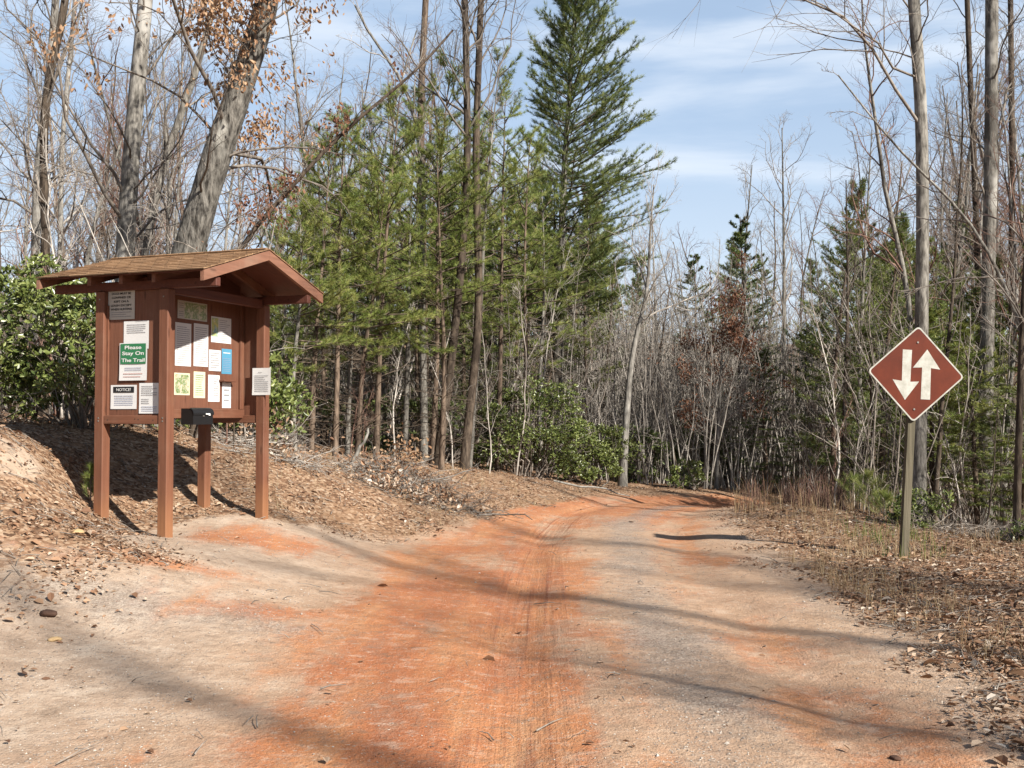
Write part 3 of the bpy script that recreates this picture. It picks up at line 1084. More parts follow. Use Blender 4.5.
# ------------------------------------------------------------------ kiosk
AW, BD = .784, 1.64                      # post spacing: across the side wall, along the notice board
KO = np.array([-3.39, 10.15, .40])
KR = math.atan2(-.35, .937)
kiosk = empty('kiosk', tuple(KO), (0, 0, KR))
tag(kiosk, 'brown wooden notice kiosk on four posts under a shingled gable roof', 'kiosk')
KX = np.array([math.cos(KR), math.sin(KR), 0]); KY = np.array([-math.sin(KR), math.cos(KR), 0])


def K2W(x, y, z): return KO + KX * x + KY * y + np.array([0, 0, z])


OA, OB = .58, .235
PZ = 2.80 - .40        # underside of the eave over the posts
hp = .055
ROOF0 = 2.96 - .40     # deck underside at the eave line y = -OB
RISE = .335
HALF = BD / 2 + OB


def roof_z(y):         # deck underside
    return ROOF0 + RISE * (1 - abs(y - BD / 2) / HALF)


for (x, y) in ((0, 0), (-AW, 0), (0, BD), (-AW, BD)):
    w = K2W(x, y, 0)
    zb = G(w[0], w[1]) - KO[2] - .25
    b = Bag(); b.box(x - hp, x + hp, y - hp, y + hp, zb, 2.44, 0, .008)
    build('post', b, [M['stain_v']], kiosk)
# plates along the ridge direction, ends showing under the barge boards
for y in (0, BD):
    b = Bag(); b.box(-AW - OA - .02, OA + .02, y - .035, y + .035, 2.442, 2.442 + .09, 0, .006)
    build('plate', b, [M['stain_roof_shade']], kiosk)
for x in (0, -AW):
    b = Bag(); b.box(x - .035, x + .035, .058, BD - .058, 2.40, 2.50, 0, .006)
    build('cross_beam', b, [M['stain_roof_shade']], kiosk)
# rafters: sloped bars
TH = math.atan2(RISE, HALF)


def sloped(bag, x0, x1, y0, y1, zlo, th, side, mat=0):
    """bar running up one roof slope from |y| y0 to y1 under the deck"""
    vs = []
    for x in (x0, x1):
        for y in (y0, y1):
            zt = roof_z(y) + zlo
            vs += [(x, y, zt - th), (x, y, zt)]
    f = [(0, 1, 3, 2), (4, 6, 7, 5), (0, 4, 5, 1), (2, 3, 7, 6), (1, 5, 7, 3), (0, 2, 6, 4)]
    bag.add(vs, f, mat)


for x in (-AW, -AW / 2, 0):
    for (ya, yb) in ((-OB + .03, BD / 2 - .003), (BD / 2 + .003, BD + OB - .03)):
        b = Bag(); sloped(b, x - .022, x + .022, ya, yb, -.003, .085, 0)
        build('rafter', b, [M['stain_y']], kiosk)
for x0, x1 in ((OA + .002, OA + .042), (-AW - OA - .042, -AW - OA - .002)):
    for (ya, yb) in ((-OB - .02, BD / 2 - .001), (BD / 2 + .001, BD + OB + .02)):
        b = Bag(); sloped(b, x0, x1, ya, yb, .012, .10, 0)
        build('barge_board', b, [M['barge']], kiosk)
# roof deck and shingle courses
roof = Bag()
for (ya, yb) in ((-OB, BD / 2), (BD + OB, BD / 2)):
    vs = []
    for x in (-AW - OA - .0, OA + .0):
        for y in (ya, yb):
            vs += [(x, y, roof_z(y)), (x, y, roof_z(y) + .016)]
    f = [(0, 1, 3, 2), (4, 6, 7, 5), (0, 4, 5, 1), (2, 3, 7, 6), (1, 5, 7, 3), (0, 2, 6, 4)]
    roof.add(vs, f, 0)
rf = build('roof', roof, [M['stain_roof_shade']], kiosk)
rg = np.random.RandomState(3)
for side, nm in ((-1, 'shingle_slope'), (1, 'shingle_slope')):
    # local frame: x along eave, y up the slope, z out of the roof
    b = Bag()
    SL = math.hypot(HALF, RISE) + .05
    n = 10; st = SL / n
    Wd = AW + 2 * OA + .10
    for i in range(n):
        y0 = i * st; y1 = min(SL, (i + 1) * st + .02)
        # ragged butt edge: small tabs
        nt = 14
        for k in range(nt):
            xa = -Wd / 2 + Wd * k / nt + .002; xb = -Wd / 2 + Wd * (k + 1) / nt - .002
            dz = rg.uniform(.0, .004); dy = rg.uniform(-.004, .004)
            zt0, zt1 = .014 + dz, .004 + dz * .3
            vs = [(xa, y0 + dy, zt0), (xb, y0 + dy, zt0), (xb, y1, zt1), (xa, y1, zt1),
                  (xa, y0 + dy, zt0 - .012), (xb, y0 + dy, zt0 - .012), (xb, y1, zt1 - .003), (xa, y1, zt1 - .003)]
            b.add(vs, [(0, 1, 2, 3), (4, 7, 6, 5), (0, 4, 5, 1), (1, 5, 6, 2), (3, 2, 6, 7), (0, 3, 7, 4)], 0)
    me = b.mesh('shingle_slope', [M['shingles']])
    o = link('shingle_slope', me, rf)
    yc = -OB - .03 if side < 0 else BD + OB + .03
    zc = ROOF0 + .016 + .004 - .03 * RISE / HALF
    ex = Vector((1, 0, 0)) if side < 0 else Vector((-1, 0, 0))
    ey = Vector((0, math.cos(TH) * (1 if side < 0 else -1), math.sin(TH)))
    ez = ex.cross(ey)
    mtx = Matrix((ex, ey, ez)).transposed().to_4x4()
    mtx.translation = Vector((-AW / 2, yc, zc))
    o.matrix_local = mtx
b = Bag(); b.box(-AW - OA - .03, OA + .03, BD / 2 - .05, BD / 2 + .05, ROOF0 + RISE + .022, ROOF0 + RISE + .036, 0, .004)
build('ridge_cap', b, [M['shingles']], rf)

# side walls (near and far) and the board wall
ZR = 1.51 - .40
for y in (0.0, BD):
    b = Bag(); b.box(-AW + hp + .001, -hp - .001, y - .008 + .012, y + .012 + .012, ZR + .06, 2.44, 0)
    o = build('side_panel', b, [M['stain_panel']], kiosk)
    b = Bag(); b.box(-AW + hp + .001, -hp - .001, y - .045, y + .045, ZR, ZR + .085, 0, .005)
    build('bottom_rail', b, [M['stain_x']], kiosk)
b = Bag(); b.box(-AW + hp + .001, -AW + hp + .022, -.018, .003, ZR + .086, 2.3, 0); build('batten', b, [M['stain_v']], kiosk)
RC = -.27
b = Bag(); b.box(RC - .018, RC, .026, BD - .012, ZR + .09, 2.44, 0)
for s0, s1 in ((.026, BD / 2), (BD / 2, BD - .012)):
    pass
build('notice_board', b, [M['stain_panel']], kiosk)
# gable infill above the board
b = Bag()
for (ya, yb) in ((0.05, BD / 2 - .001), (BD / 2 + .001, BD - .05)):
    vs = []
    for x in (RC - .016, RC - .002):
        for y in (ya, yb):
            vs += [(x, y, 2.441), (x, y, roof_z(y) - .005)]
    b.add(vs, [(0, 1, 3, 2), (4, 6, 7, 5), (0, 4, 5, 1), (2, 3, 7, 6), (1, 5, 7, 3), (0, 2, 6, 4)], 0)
build('gable_panel', b, [M['stain_roof_shade']], kiosk)
b = Bag(); b.box(RC + .001, RC + .04, .028, BD - .014, 1.165, 1.262, 0, .005); build('board_rail', b, [M['stain_y']], kiosk)
b = Bag(); b.box(RC + .001, RC + .032, BD - .080, BD - .014, 1.264, 2.44, 0, .004); build('board_stile', b, [M['stain_v']], kiosk)
b = Bag(); b.box(RC + .003, RC + .035, .95, 1.005, 1.9, 2.3, 0); 
b = Bag(); b.box(RC + .001, RC + .075, 1.20, 1.42, 1.567, 1.587, 0, .003); build('ledge', b, [M['stain_y']], kiosk)

for (x, y, z) in ((-.30, -.046, ZR + .045), (-.34, -.046, ZR + .05), (-.68, -.046, ZR + .04), (-.12, -.046, ZR + .04)):
    b = Bag(); b.box(x - .005, x + .005, y - .001, y + .002, z - .005, z + .005, 0, .001)
    build('nail_head', b, [M['black_metal']], kiosk)
for x in (0, -AW):
    for z in (2.36, ZR + .03, ZR + .06):
        b = Bag(); b.box(x - .007, x + .007, -hp - .004, -hp + .002, z - .007, z + .007, 0, .001)
        build('bolt_head', b, [M['bolt']], kiosk)

# frames of the two paper carrying planes (columns: right, into, up; origin)
def frame(origin, right, into):
    m_ = Matrix.Identity(4)
    for i in range(3):
        m_[i][0] = right[i]; m_[i][1] = into[i]; m_[i][2] = (0, 0, 1)[i]; m_[i][3] = origin[i]
    return m_


F_SIDE = (K2W(0, .003, 0), KX, KY)                 # outer face of the near side panel
F_BOARD = (K2W(RC, 0, 0), KY, -KX)                 # face of the notice board
F_POST = (K2W(0, BD - hp, 0), KX, KY)              # near face of the far right post
F_RAIL = (K2W(RC + .04, 0, 0), KY, -KX)


def hit(fr, px, py):
    o_, r_, n_ = fr
    d = FW * FPX + RT * (px - 512) + UP * (384 - py)
    t = np.dot(o_ - CAM, n_) / np.dot(d, n_)
    p = CAM + d * t
    return np.dot(p - o_, r_), p[2]


def text_mesh(body, size, mat, width=None, bold=0.0):
    cu = bpy.data.curves.new('t', 'FONT')
    cu.body = body; cu.size = size; cu.align_x = 'CENTER'; cu.align_y = 'CENTER'
    cu.extrude = .0004; cu.offset = bold; cu.space_line = .92
    o = bpy.data.objects.new('t', cu); COL.objects.link(o)
    bpy.context.view_layer.update()
    dg = bpy.context.evaluated_depsgraph_get()
    me = bpy.data.meshes.new_from_object(o.evaluated_get(dg))
    bpy.data.objects.remove(o); bpy.data.curves.remove(cu)
    co = np.empty(len(me.vertices) * 3); me.vertices.foreach_get('co', co); co = co.reshape(-1, 3)
    c = (co.max(0) + co.min(0)) / 2; co -= c
    if width: co[:, 0] *= width / (co[:, 0].max() - co[:, 0].min() + 1e-9)
    # stand it up: text x -> x, text y -> z, extrude -> -y
    co = np.stack([co[:, 0], -co[:, 2], co[:, 1]], -1)
    me.vertices.foreach_set('co', co.astype(np.float32).ravel())
    me.materials.clear(); me.materials.append(mat)
    return me


def paper(fr, rect, label, mats=('paper',), off=.002, cat='notice', name='notice', tilt=0.0, lines=None, panel=None, text=None, pins=True, curl=.004, seed=0, minw=None):
    """sheet pinned on a plane; rect in picture pixels is projected on to the plane to get its real size"""
    rg = np.random.RandomState(seed)
    x0, z0 = hit(fr, rect[0], (rect[1] + rect[3]) / 2); x1, _ = hit(fr, rect[2], (rect[1] + rect[3]) / 2)
    _, zt = hit(fr, (rect[0] + rect[2]) / 2, rect[1]); _, zb = hit(fr, (rect[0] + rect[2]) / 2, rect[3])
    w, h = x1 - x0, zt - zb
    o_, r_, n_ = fr
    ctr = o_ + r_ * (x0 + x1) / 2 - n_ * off; ctr = np.array([ctr[0], ctr[1], (zt + zb) / 2])
    # bowed sheet
    nx, nz_ = 6, 8
    V, F = [], []
    for j in range(nz_ + 1):
        for i in range(nx + 1):
            a = i / nx * 2 - 1; c_ = j / nz_ * 2 - 1
            bow = curl * (a * a * .6 + max(0, -c_) ** 2 * 1.0)
            V.append((a * w / 2, -bow, c_ * h / 2))
    n0 = len(V)
    for (x, y, z) in V[:n0]: V.append((x, y + .001, z))
    for j in range(nz_):
        for i in range(nx):
            q = j * (nx + 1) + i
            F.append((q, q + 1, q + nx + 2, q + nx + 1)); F.append((n0 + q, n0 + q + nx + 1, n0 + q + nx + 2, n0 + q + 1))
    b = Bag(); b.add(V, F, 0)
    o = build(name, b, [M[mats[0]]])
    mt = frame(ctr, r_, n_) @ Matrix.Rotation(tilt, 4, 'Y')
    o.matrix_world = mt
    tag(o, label, cat)
    sk = -curl * 1.25 - .0012
    if lines:
        for (zc0, zc1, cnt, x_0, x_1, mname) in lines:
            lb = Bag()
            for k in range(cnt):
                zc = (zc0 + (zc1 - zc0) * (k + .5) / cnt) * h / 2
                th = abs(zc1 - zc0) * h / 2 / cnt * .15
                x = x_0 * w / 2; xe = (x_1 - (rg.rand() < .35) * rg.rand() * .5) * w / 2
                while x < xe:
                    wl = rg.uniform(.006, .022)
                    x2 = min(x + wl, xe)
                    lb.add([(x, sk, zc - th), (x2, sk, zc - th), (x2, sk, zc + th), (x, sk, zc + th)], [(0, 1, 2, 3)], 0)
                    x = x2 + .003
            build('print', lb, [M[mname]], o)
    if panel:
        for (a0, c0, a1, c1, mname, nm) in panel:
            pb = Bag(); pb.box(a0 * w / 2, a1 * w / 2, sk + .0002, sk + .0009, c0 * h / 2, c1 * h / 2, 0)
            build(nm, pb, [M[mname]], o)
    if text:
        for (body, size, wd, cx, cz, mname, bold) in text:
            me = text_mesh(body, size, M[mname], wd * w, bold)
            t = link('lettering', me, o, (cx * w / 2, sk - .0008, cz * h / 2))
    if pins:
        pb = Bag()
        for sx_ in (-.86, .86):
            for sz_ in ((.93,) if pins == 1 else (.93, -.93)):
                pb.box(sx_ * w / 2 - .004, sx_ * w / 2 + .004, sk - .003, 0.001, sz_ * h / 2 - .004, sz_ * h / 2 + .004, 0)
        build('pin', pb, [M['bolt']], o) if False else None
    return o


# --- on the near side wall
paper(F_SIDE, (108.5, 289, 135, 319.5), 'weathered grey dog leash sign at the top of the kiosk side wall, black capital lettering', ('paper_grey',), name='dog_sign', cat='sign', curl=.0,
      off=.004, text=[('DOGS MUST BE', .03, .72, 0, .70, 'ink', .0005), ('CONFINED OR', .03, .72, 0, .44, 'ink', .0005), ('KEPT ON A', .03, .56, 0, .18, 'ink', .0005),
            ('LEASH EXCEPT', .03, .78, 0, -.08, 'ink', .0005), ('WHEN HUNTING', .03, .80, 0, -.33, 'ink', .0005)],
      lines=[(-.46, -.88, 3, -.75, .75, 'ink_grey')], seed=1)
paper(F_SIDE, (124, 321, 149, 349), 'plain white printed sheet half hidden behind the green topped trail notice', name='notice', lines=[(.8, .1, 5, -.75, .75, 'ink_grey')], seed=2, curl=.002)
paper(F_SIDE, (120.5, 343, 148, 380.5), 'white notice with green panel reading Please Stay On The Trail', off=.012,
      panel=[(-.92, -.12, .92, .96, 'paper_green', 'green_panel')],
      text=[('Please', .05, .60, 0, .76, 'white', .0008), ('Stay On', .05, .78, 0, .42, 'white', .0008), ('The Trail', .05, .84, 0, .08, 'white', .0008)],
      lines=[(-.28, -.5, 2, -.6, .6, 'ink_blue'), (-.56, -.88, 2, -.7, .7, 'ink_red')], seed=3)
paper(F_SIDE, (111, 385, 137, 409), 'white landscape sheet headed NOTICE! in a black bar, near the left kiosk post', off=.003,
      panel=[(-.80, .36, .80, .86, 'ink', 'header_bar')],
      text=[('NOTICE!', .04, .55, 0, .61, 'white', .0)],
      lines=[(.16, -.75, 6, -.72, .72, 'ink_blue')], seed=4, curl=.002)
paper(F_SIDE, (139.5, 383, 159.5, 413.5), 'white portrait sheet of small print beside the NOTICE! sheet on the side wall', off=.003,
      lines=[(.85, .15, 5, -.78, .78, 'ink_grey'), (-.0, -.4, 3, -.78, .0, 'ink_grey'), (-.5, -.9, 3, -.78, .78, 'ink_blue')], seed=5, curl=.003)
# --- on the notice board
paper(F_BOARD, (177.5, 302, 207, 320), 'wide green trail map at the top of the recessed notice board', ('paper_grey',), name='trail_map', cat='map',
      panel=[(-.55, -.88, .95, .88, 'map_green', 'map_area')], lines=[(.8, -.8, 7, -.92, -.62, 'ink_grey')], seed=6, curl=0.0)
paper(F_BOARD, (175, 323, 191, 366), 'tall white sheet of rules, left of the two tall sheets on the board', lines=[(.86, -.9, 18, -.8, .8, 'ink_grey')], text=[('RULES', .03, .01, 9, 9, 'ink', 0)] if False else None, seed=7, curl=.0)
paper(F_BOARD, (193.5, 324, 208, 366.5), 'tall white sheet of rules, right of the two tall sheets on the board', lines=[(.86, -.9, 18, -.8, .8, 'ink_grey')], seed=8, curl=.0, off=.003)
paper(F_BOARD, (211, 317.5, 231, 343), 'white sheet with a small yellow and blue map, at the upper right of the board', panel=[(-.95, -.55, -.3, .9, 'map_topo', 'map_area')],
      lines=[(.85, -.85, 11, -.2, .85, 'ink_grey')], seed=9, curl=0.0, name='trail_map', cat='map')
paper(F_BOARD, (208.5, 350, 220.5, 371), 'short plain white sheet beside the blue leaflet', lines=[(.8, -.8, 7, -.75, .75, 'ink_grey')], seed=10, curl=0.0, off=.005)
paper(F_BOARD, (221.5, 349, 231.5, 374), 'sky blue leaflet above the little ledge', ('paper_blue',), lines=[(.8, .55, 1, -.7, .7, 'white'), (.3, -.85, 8, -.75, .75, 'ink_blue')], seed=11, curl=0.0, name='leaflet', cat='leaflet')
paper(F_BOARD, (174, 373, 189.6, 395), 'cream edged picture sheet with green countryside, lower left of the board', ('paper_cream',), panel=[(-.86, -.86, .86, .86, 'map_picture', 'picture')], seed=12, curl=0.0, name='picture_sheet', cat='notice')
paper(F_BOARD, (193.5, 371.7, 205, 398), 'pale yellow sheet with green print on the lower board', ('paper_cream',), lines=[(.8, -.85, 10, -.7, .7, 'paper_green')], seed=13, curl=0.0)
paper(F_BOARD, (208, 375, 219.5, 401.7), 'white sheet between the yellow sheet and the ledge', lines=[(.8, -.8, 9, -.1, .75, 'ink_grey')], seed=14, curl=0.0)
paper(F_BOARD, (222, 382.5, 230.8, 408), 'narrow white sheet hanging under the little ledge', lines=[(.6, -.6, 3, -.6, .6, 'ink_grey')], seed=15, curl=0.0)
paper(F_POST, (252.8, 368, 271, 395), 'white sheet nailed across the far right kiosk post', lines=[(.72, .62, 1, -.35, .35, 'ink'), (.5, -.8, 9, -.75, .75, 'ink_grey')], seed=16, curl=.006, off=.004)

# black register box hung on the board rail
x0, z0 = hit(F_RAIL, 181, 418); x1, _ = hit(F_RAIL, 201, 418)
_, zt = hit(F_RAIL, 190, 408.5); _, zb = hit(F_RAIL, 190, 424.5)
bw, bh, bd = x1 - x0, zt - zb, .15
c0 = F_RAIL[0] + F_RAIL[1] * (x0 + x1) / 2; c0[2] = zb
box = empty('mailbox', tuple(c0)); box.matrix_world = frame(c0, F_RAIL[1], F_RAIL[2])
tag(box, 'black metal register box hung under the notice board', 'mailbox')
b = Bag()
prof = [(0, 0), (-bd, 0), (-bd, bh * .62)]
for k in range(9):
    a = k / 8 * PI / 2
    prof.append((-bd + (1 - math.cos(a)) * bd * .45, bh * .62 + math.sin(a) * bh * .38))
prof.append((0, bh))
prof = [(p[0] - .002, p[1]) for p in prof]
n = len(prof)
V = [(-bw / 2, p[0], p[1]) for p in prof] + [(bw / 2, p[0], p[1]) for p in prof]
b.add(V, [(i, i + n, (i + 1) % n + n, (i + 1) % n) for i in range(n)], 0)
b.add(V[:n], [list(range(n))], 0); b.add(V[n:], [list(range(n))[::-1]], 0)
build('body', b, [M['black_metal']], box)
b = Bag()
lp = [(-bd - .010, bh * .60), (-bd - .010, bh * .66)] + [(p[0] * 1.05 - .002, p[1] + .008) for p in prof[3:]] + [(-.004, bh + .0085), (-.004, bh + .001)]
lp = lp[:-1]
n = len(lp)
V = [(-bw / 2 - .008, p[0], p[1]) for p in lp] + [(bw / 2 + .008, p[0], p[1]) for p in lp]
b.add(V, [(i, i + n, i + 1 + n, i + 1) for i in range(n - 1)], 0)
build('lid', b, [M['black_metal']], box)
b = Bag(); b.box(bw * .10, bw * .32, -bd - .0125, -bd - .0108, bh * .62, bh * .70, 0)
b.box(bw * .24, bw * .34, -bd - .0125, -bd - .0108, bh * .56, bh * .615, 0)
build('sticker', b, [M['white']], box)
b = Bag(); b.box(-.012, .012, -bd - .014, -bd - .002, bh * .5, bh * .56, 0, .002); build('latch', b, [M['bolt']], box)

# ------------------------------------------------------------------ two-way traffic sign
SY = 11.8
fz = G(4.46, SY)
roll = R(3.9)
base = W(903.5, 555, SY); base[2] = G(base[0], SY)
sc_ = W(916, 374, SY - .07)
sign = empty('road_sign', tuple(base))
tag(sign, 'brown diamond sign with white down and up arrows on a leaning wooden post', 'sign')
wd = .041
b = Bag()
top = sc_ - base + np.array([.012, .07, .30])
ax_ = norm(top)
xx = norm(np.array([1, 0, 0]) - ax_ * ax_[0]); yy = np.cross(ax_, xx)
Lp = np.linalg.norm(top)
def pv(s_, t_, l_): return xx * s_ + yy * t_ + ax_ * l_
vs = [pv(sx_ * wd, ty_ * .04, l_) for l_ in (-.35, Lp * .33, Lp * .66, Lp) for (sx_, ty_) in ((-1, -1), (1, -1), (1, 1), (-1, 1))]
fs = []
for k in range(3):
    for q in range(4):
        fs.append((k * 4 + q, k * 4 + (q + 1) % 4, k * 4 + 4 + (q + 1) % 4, k * 4 + 4 + q))
fs += [(12, 13, 14, 15), (3, 2, 1, 0)]
b.add(vs, fs, 0)
build('post', b, [M['weathered_post']], sign)
HD = .550


def rdiamond(h, rad, n=6):
    """diamond with rounded corners (local x, z)"""
    pts = []
    c = h - rad * math.sqrt(2)
    for k in range(4):
        a0 = k * PI / 2
        cx, cz = math.cos(a0) * c, math.sin(a0) * c
        for i in range(n + 1):
            a = a0 - PI / 4 + (PI / 2) * i / n
            pts.append((cx + math.cos(a) * rad, cz + math.sin(a) * rad))
    return pts


def plate(bag, outer, y0, y1, inner=None, mat=0):
    n = len(outer)
    if inner is None:
        V = [(p[0], y0, p[1]) for p in outer] + [(p[0], y1, p[1]) for p in outer]
        bag.add(V[:n], [list(range(n))], mat); bag.add(V[n:], [list(range(n))[::-1]], mat)
        bag.add(V, [(i, i + n, (i + 1) % n + n, (i + 1) % n) for i in range(n)], mat)
    else:
        V = [(p[0], y0, p[1]) for p in outer] + [(p[0], y0, p[1]) for p in inner] + [(p[0], y1, p[1]) for p in outer] + [(p[0], y1, p[1]) for p in inner]
        F = []
        for i in range(n):
            j = (i + 1) % n
            F += [(i, j, n + j, n + i), (2 * n + i, 3 * n + i, 3 * n + j, 2 * n + j), (i, 2 * n + i, 2 * n + j, j), (n + i, n + j, 3 * n + j, 3 * n + i)]
        bag.add(V, F, mat)


b = Bag(); plate(b, rdiamond(HD, .045), 0, .003)
pm = frame(sc_ - base, (1, 0, 0), (0, 1, 0)) @ Matrix.Rotation(roll, 4, 'Y')
panel_o = build('panel', b, [M['sign_brown']], sign); panel_o.matrix_local = pm
b = Bag(); plate(b, rdiamond(HD - .001, .044), -.0012, -.0003, rdiamond(HD - .023, .035)); build('border', b, [M['sign_white']], panel_o)
ex = np.array([665, 46.]); ey = np.array([42, -662.]); k_ = 1.07 / 667


def sg(p):
    d = np.array(p, float) - np.array([391, 377.])
    return (float(d @ ex / 667 * k_), float(d @ ey / 663 * k_))


for pts in ([(300, 203), (365, 207), (350, 432), (412, 430), (310, 560), (225, 415), (290, 425)],
            [(473, 203), (562, 345), (497, 335), (488, 558), (422, 555), (435, 330), (370, 332)]):
    P2 = [sg(p) for p in pts]
    b = Bag()
    n = len(P2)
    from mathutils.geometry import tessellate_polygon
    tr = tessellate_polygon([[Vector((p[0], p[1], 0)) for p in P2]])
    V = [(p[0], -.0013, p[1]) for p in P2] + [(p[0], -.0003, p[1]) for p in P2]
    b.add(V, [tuple(t) for t in tr], 0)
    b.add(V, [(i, i + n, (i + 1) % n + n, (i + 1) % n) for i in range(n)], 0)
    build('arrow', b, [M['sign_white']], panel_o)
for zz in (.36, -.40):
    b = Bag()
    c = [(math.cos(a) * .011, math.sin(a) * .011) for a in np.linspace(0, 2 * PI, 8, endpoint=False)]
    plate(b, c, -.008, -.0004)
    o = build('bolt', b, [M['bolt']], panel_o, (0, 0, zz))

# ------------------------------------------------------------------ named trees
TG, TP = M['twig'], M['twig_pale']
print('trees...')
px_tree('bare_tree', 'crooked dark brown trunk rising behind the left end of the kiosk roof', [(44, 330), (46, 258), (43, 137), (47, 70), (62, 35), (66, 0), (70, -60)], 17, 11, 7,
        M['bark_dark'], TG, 101, n_limb=18, t0=.35, limb_len=2.6)
px_tree('bare_tree', 'straight grey trunk close beside the crooked dark one', [(34, 360), (35, 258), (38, 160), (50, 75), (56, 0), (60, -70)], 19, 10, 7, M['bark_pale'], TG, 102, n_limb=20, t0=.4, limb_len=3.0)
px_tree('bare_tree', 'slim pale tree between the dark crooked trunk and the thick light trunk', [(58, 330), (60, 258), (62, 133), (72, 40), (78, -40)], 22, 6, 4, M['bark_pale'], TP, 103, n_limb=18, t0=.3, limb_len=2.6)
px_tree('bare_tree', 'thick light grey trunk rising straight behind the kiosk roof', [(122, 330), (125, 250), (131, 156), (138, 78), (146, 0), (150, -80)], 17, 22, 13, M['bark_pale'], TG, 104, sides=14,
        n_limb=22, t0=.35, limb_len=3.2, rough=.08)
px_tree('bare_tree', 'slender leaning tree just right of the thick light trunk', [(135, 320), (150, 220), (168, 148), (195, 78), (215, 0), (232, -60)], 20, 9, 6, M['bark_grey'], TG, 105, n_limb=18, t0=.3, limb_len=2.6)
rgo = np.random.RandomState(5)
px_tree('oak_tree', 'biggest tree, rugged leaning oak behind the kiosk with orange dead leaves high up', [(168, 330), (190, 250), (211, 172), (230, 117), (252, 55), (268, 0), (282, -70)], 15, 40, 21,
        M['bark_oak'], TG, 106, sides=20, rough=.13, n=26, n_limb=24, t0=.45, limb_len=3.9, nb=8, nt=5, angle=1.15, up=.0,
        leafmat_=M['oakleaf'], leafn=6000, leaf_len=.078, clear_of_trunk=.38, leafsel=lambda p: p[2] > 4.5)
px_tree('leaning_sapling', 'thin dark sapling arching up to the right from behind the kiosk roof', [(222, 290), (234, 250), (281, 199), (336, 137), (379, 101), (406, 82), (430, 59), (453, 30)], 14.5, 9, 2,
        M['bark_dark'], M['twig'], 107, sides=8, n_limb=12, t0=.25, limb_len=1.3, nb=5, nt=4, leafmat_=M['rustleaf'], leafn=620, leaf_len=.06)
px_tree('bare_tree', 'leafless tree whose top bends sharply to the left above the pines', [(424, 440), (422, 260), (420, 121), (399, 70), (379, 43), (359, 31), (355, 5)], 21, 9, 2, M['bark_grey'], TP, 108, n_limb=14, t0=.5, limb_len=1.8)
px_tree('bare_tree', 'straight brown trunk standing next to the bent topped tree', [(426, 440), (422, 200), (420, 100), (426, 0), (428, -60)], 23, 9, 6, M['bark_brown'], TG, 109, n_limb=16, t0=.55, limb_len=2.0)
px_tree('forked_tree', 'left stem of the forked dark trunk pair rising out of the pines', [(436, 464), (447, 400), (456, 320), (463, 250), (468, 164), (467, 95), (465, 0), (463, -70)], 20, 9.5, 6, M['bark_dark'], TG, 110, n_limb=18, t0=.6, limb_len=2.4)
px_tree('forked_tree', 'right stem of the forked dark trunk pair, with a long limb to its right', [(463, 467), (471, 400), (480, 321), (478, 240), (475, 160), (478, 80), (481, 0), (483, -70)], 20.2, 9.5, 6, M['bark_dark'], TG, 111, n_limb=18, t0=.6, limb_len=2.6, azc=.3)
px_tree('bare_tree', 'pale grey trunk with a wavy top standing at the bend of the road', [(622, 486), (628, 392), (633, 344), (648, 295), (650, 230), (654, 185)], 23.5, 10, 1.2, M['bark_pale'], TP, 112, n_limb=20, t0=.5, limb_len=2.2)
px_tree('bare_tree', 'thin dark tree behind the wavy topped pale one', [(600, 455), (604, 390), (610, 330), (614, 262)], 27, 6, 1, M['bark_dark'], TG, 113, n_limb=10, t0=.4, limb_len=1.5)
px_tree('bare_tree', 'tall thin tree alone against the sky right of the gap', [(783, 498), (784, 400), (784, 260), (783, 180), (782, 128)], 27, 7.5, 1, M['bark_grey'], TG, 114, n_limb=20, t0=.42, limb_len=2.3, angle=.75)
px_tree('bare_tree', 'slim pale tree in the sky gap with steep branches', [(662, 495), (658, 400), (655, 300), (652, 215)], 28, 6, 1, M['bark_pale'], TP, 115, n_limb=14, t0=.4, limb_len=1.6)
px_tree('bare_tree', 'spindly tree with fine upright twigs just left of the tall lone thin tree', [(748, 495), (746, 380), (744, 260), (752, 165)], 30, 6, 1, M['bark_grey'], TG, 116, n_limb=20, t0=.35, limb_len=2.0, angle=.6)
px_tree('beech_tree', 'small tree holding rust red dead leaves in the middle of the woods', [(716, 500), (718, 430), (722, 350), (726, 275)], 25, 5, 1, M['bark_pale'], TP, 117, n_limb=22, t0=.25, limb_len=1.7, nb=7, nt=5,
        leafmat_=M['rustleaf'], leafn=4200, leaf_len=.065)
px_tree('bare_tree', 'tall straight pale trunk directly behind the diamond sign', [(918, 508), (921, 360), (923, 200), (921, 100), (913, 0), (910, -80)], 16, 14, 11, M['bark_grey'], TG, 118, sides=14, n_limb=11, t0=.66, limb_len=3.4, azc=3.0,
        rough=.06, nb=9, nt=6, angle=1.35, up=-.01, thin=.7)
px_tree('bare_tree', 'tall straight trunk between the sign and the edge of the woods, green at its foot', [(985, 510), (988, 280), (991, 180), (992, 0), (992, -80)], 19, 14, 12, M['bark_grey'], TG, 119, sides=14, n_limb=16, t0=.5, limb_len=3.0)
px_tree('bare_tree', 'thin dark tree between the two tall straight trunks', [(985, 480), (977, 250), (974, 150), (969, 60), (966, -40)], 21, 8, 5, M['bark_dark'], TG, 120, n_limb=22, t0=.35, limb_len=2.4)
px_tree('bare_tree', 'dark thin trunk just right of the tall trunk with the green foot', [(1012, 470), (1012, 260), (1012, 120), (1010, -40)], 20, 8, 5, M['bark_dark'], TG, 121, n_limb=20, t0=.3, limb_len=2.2)
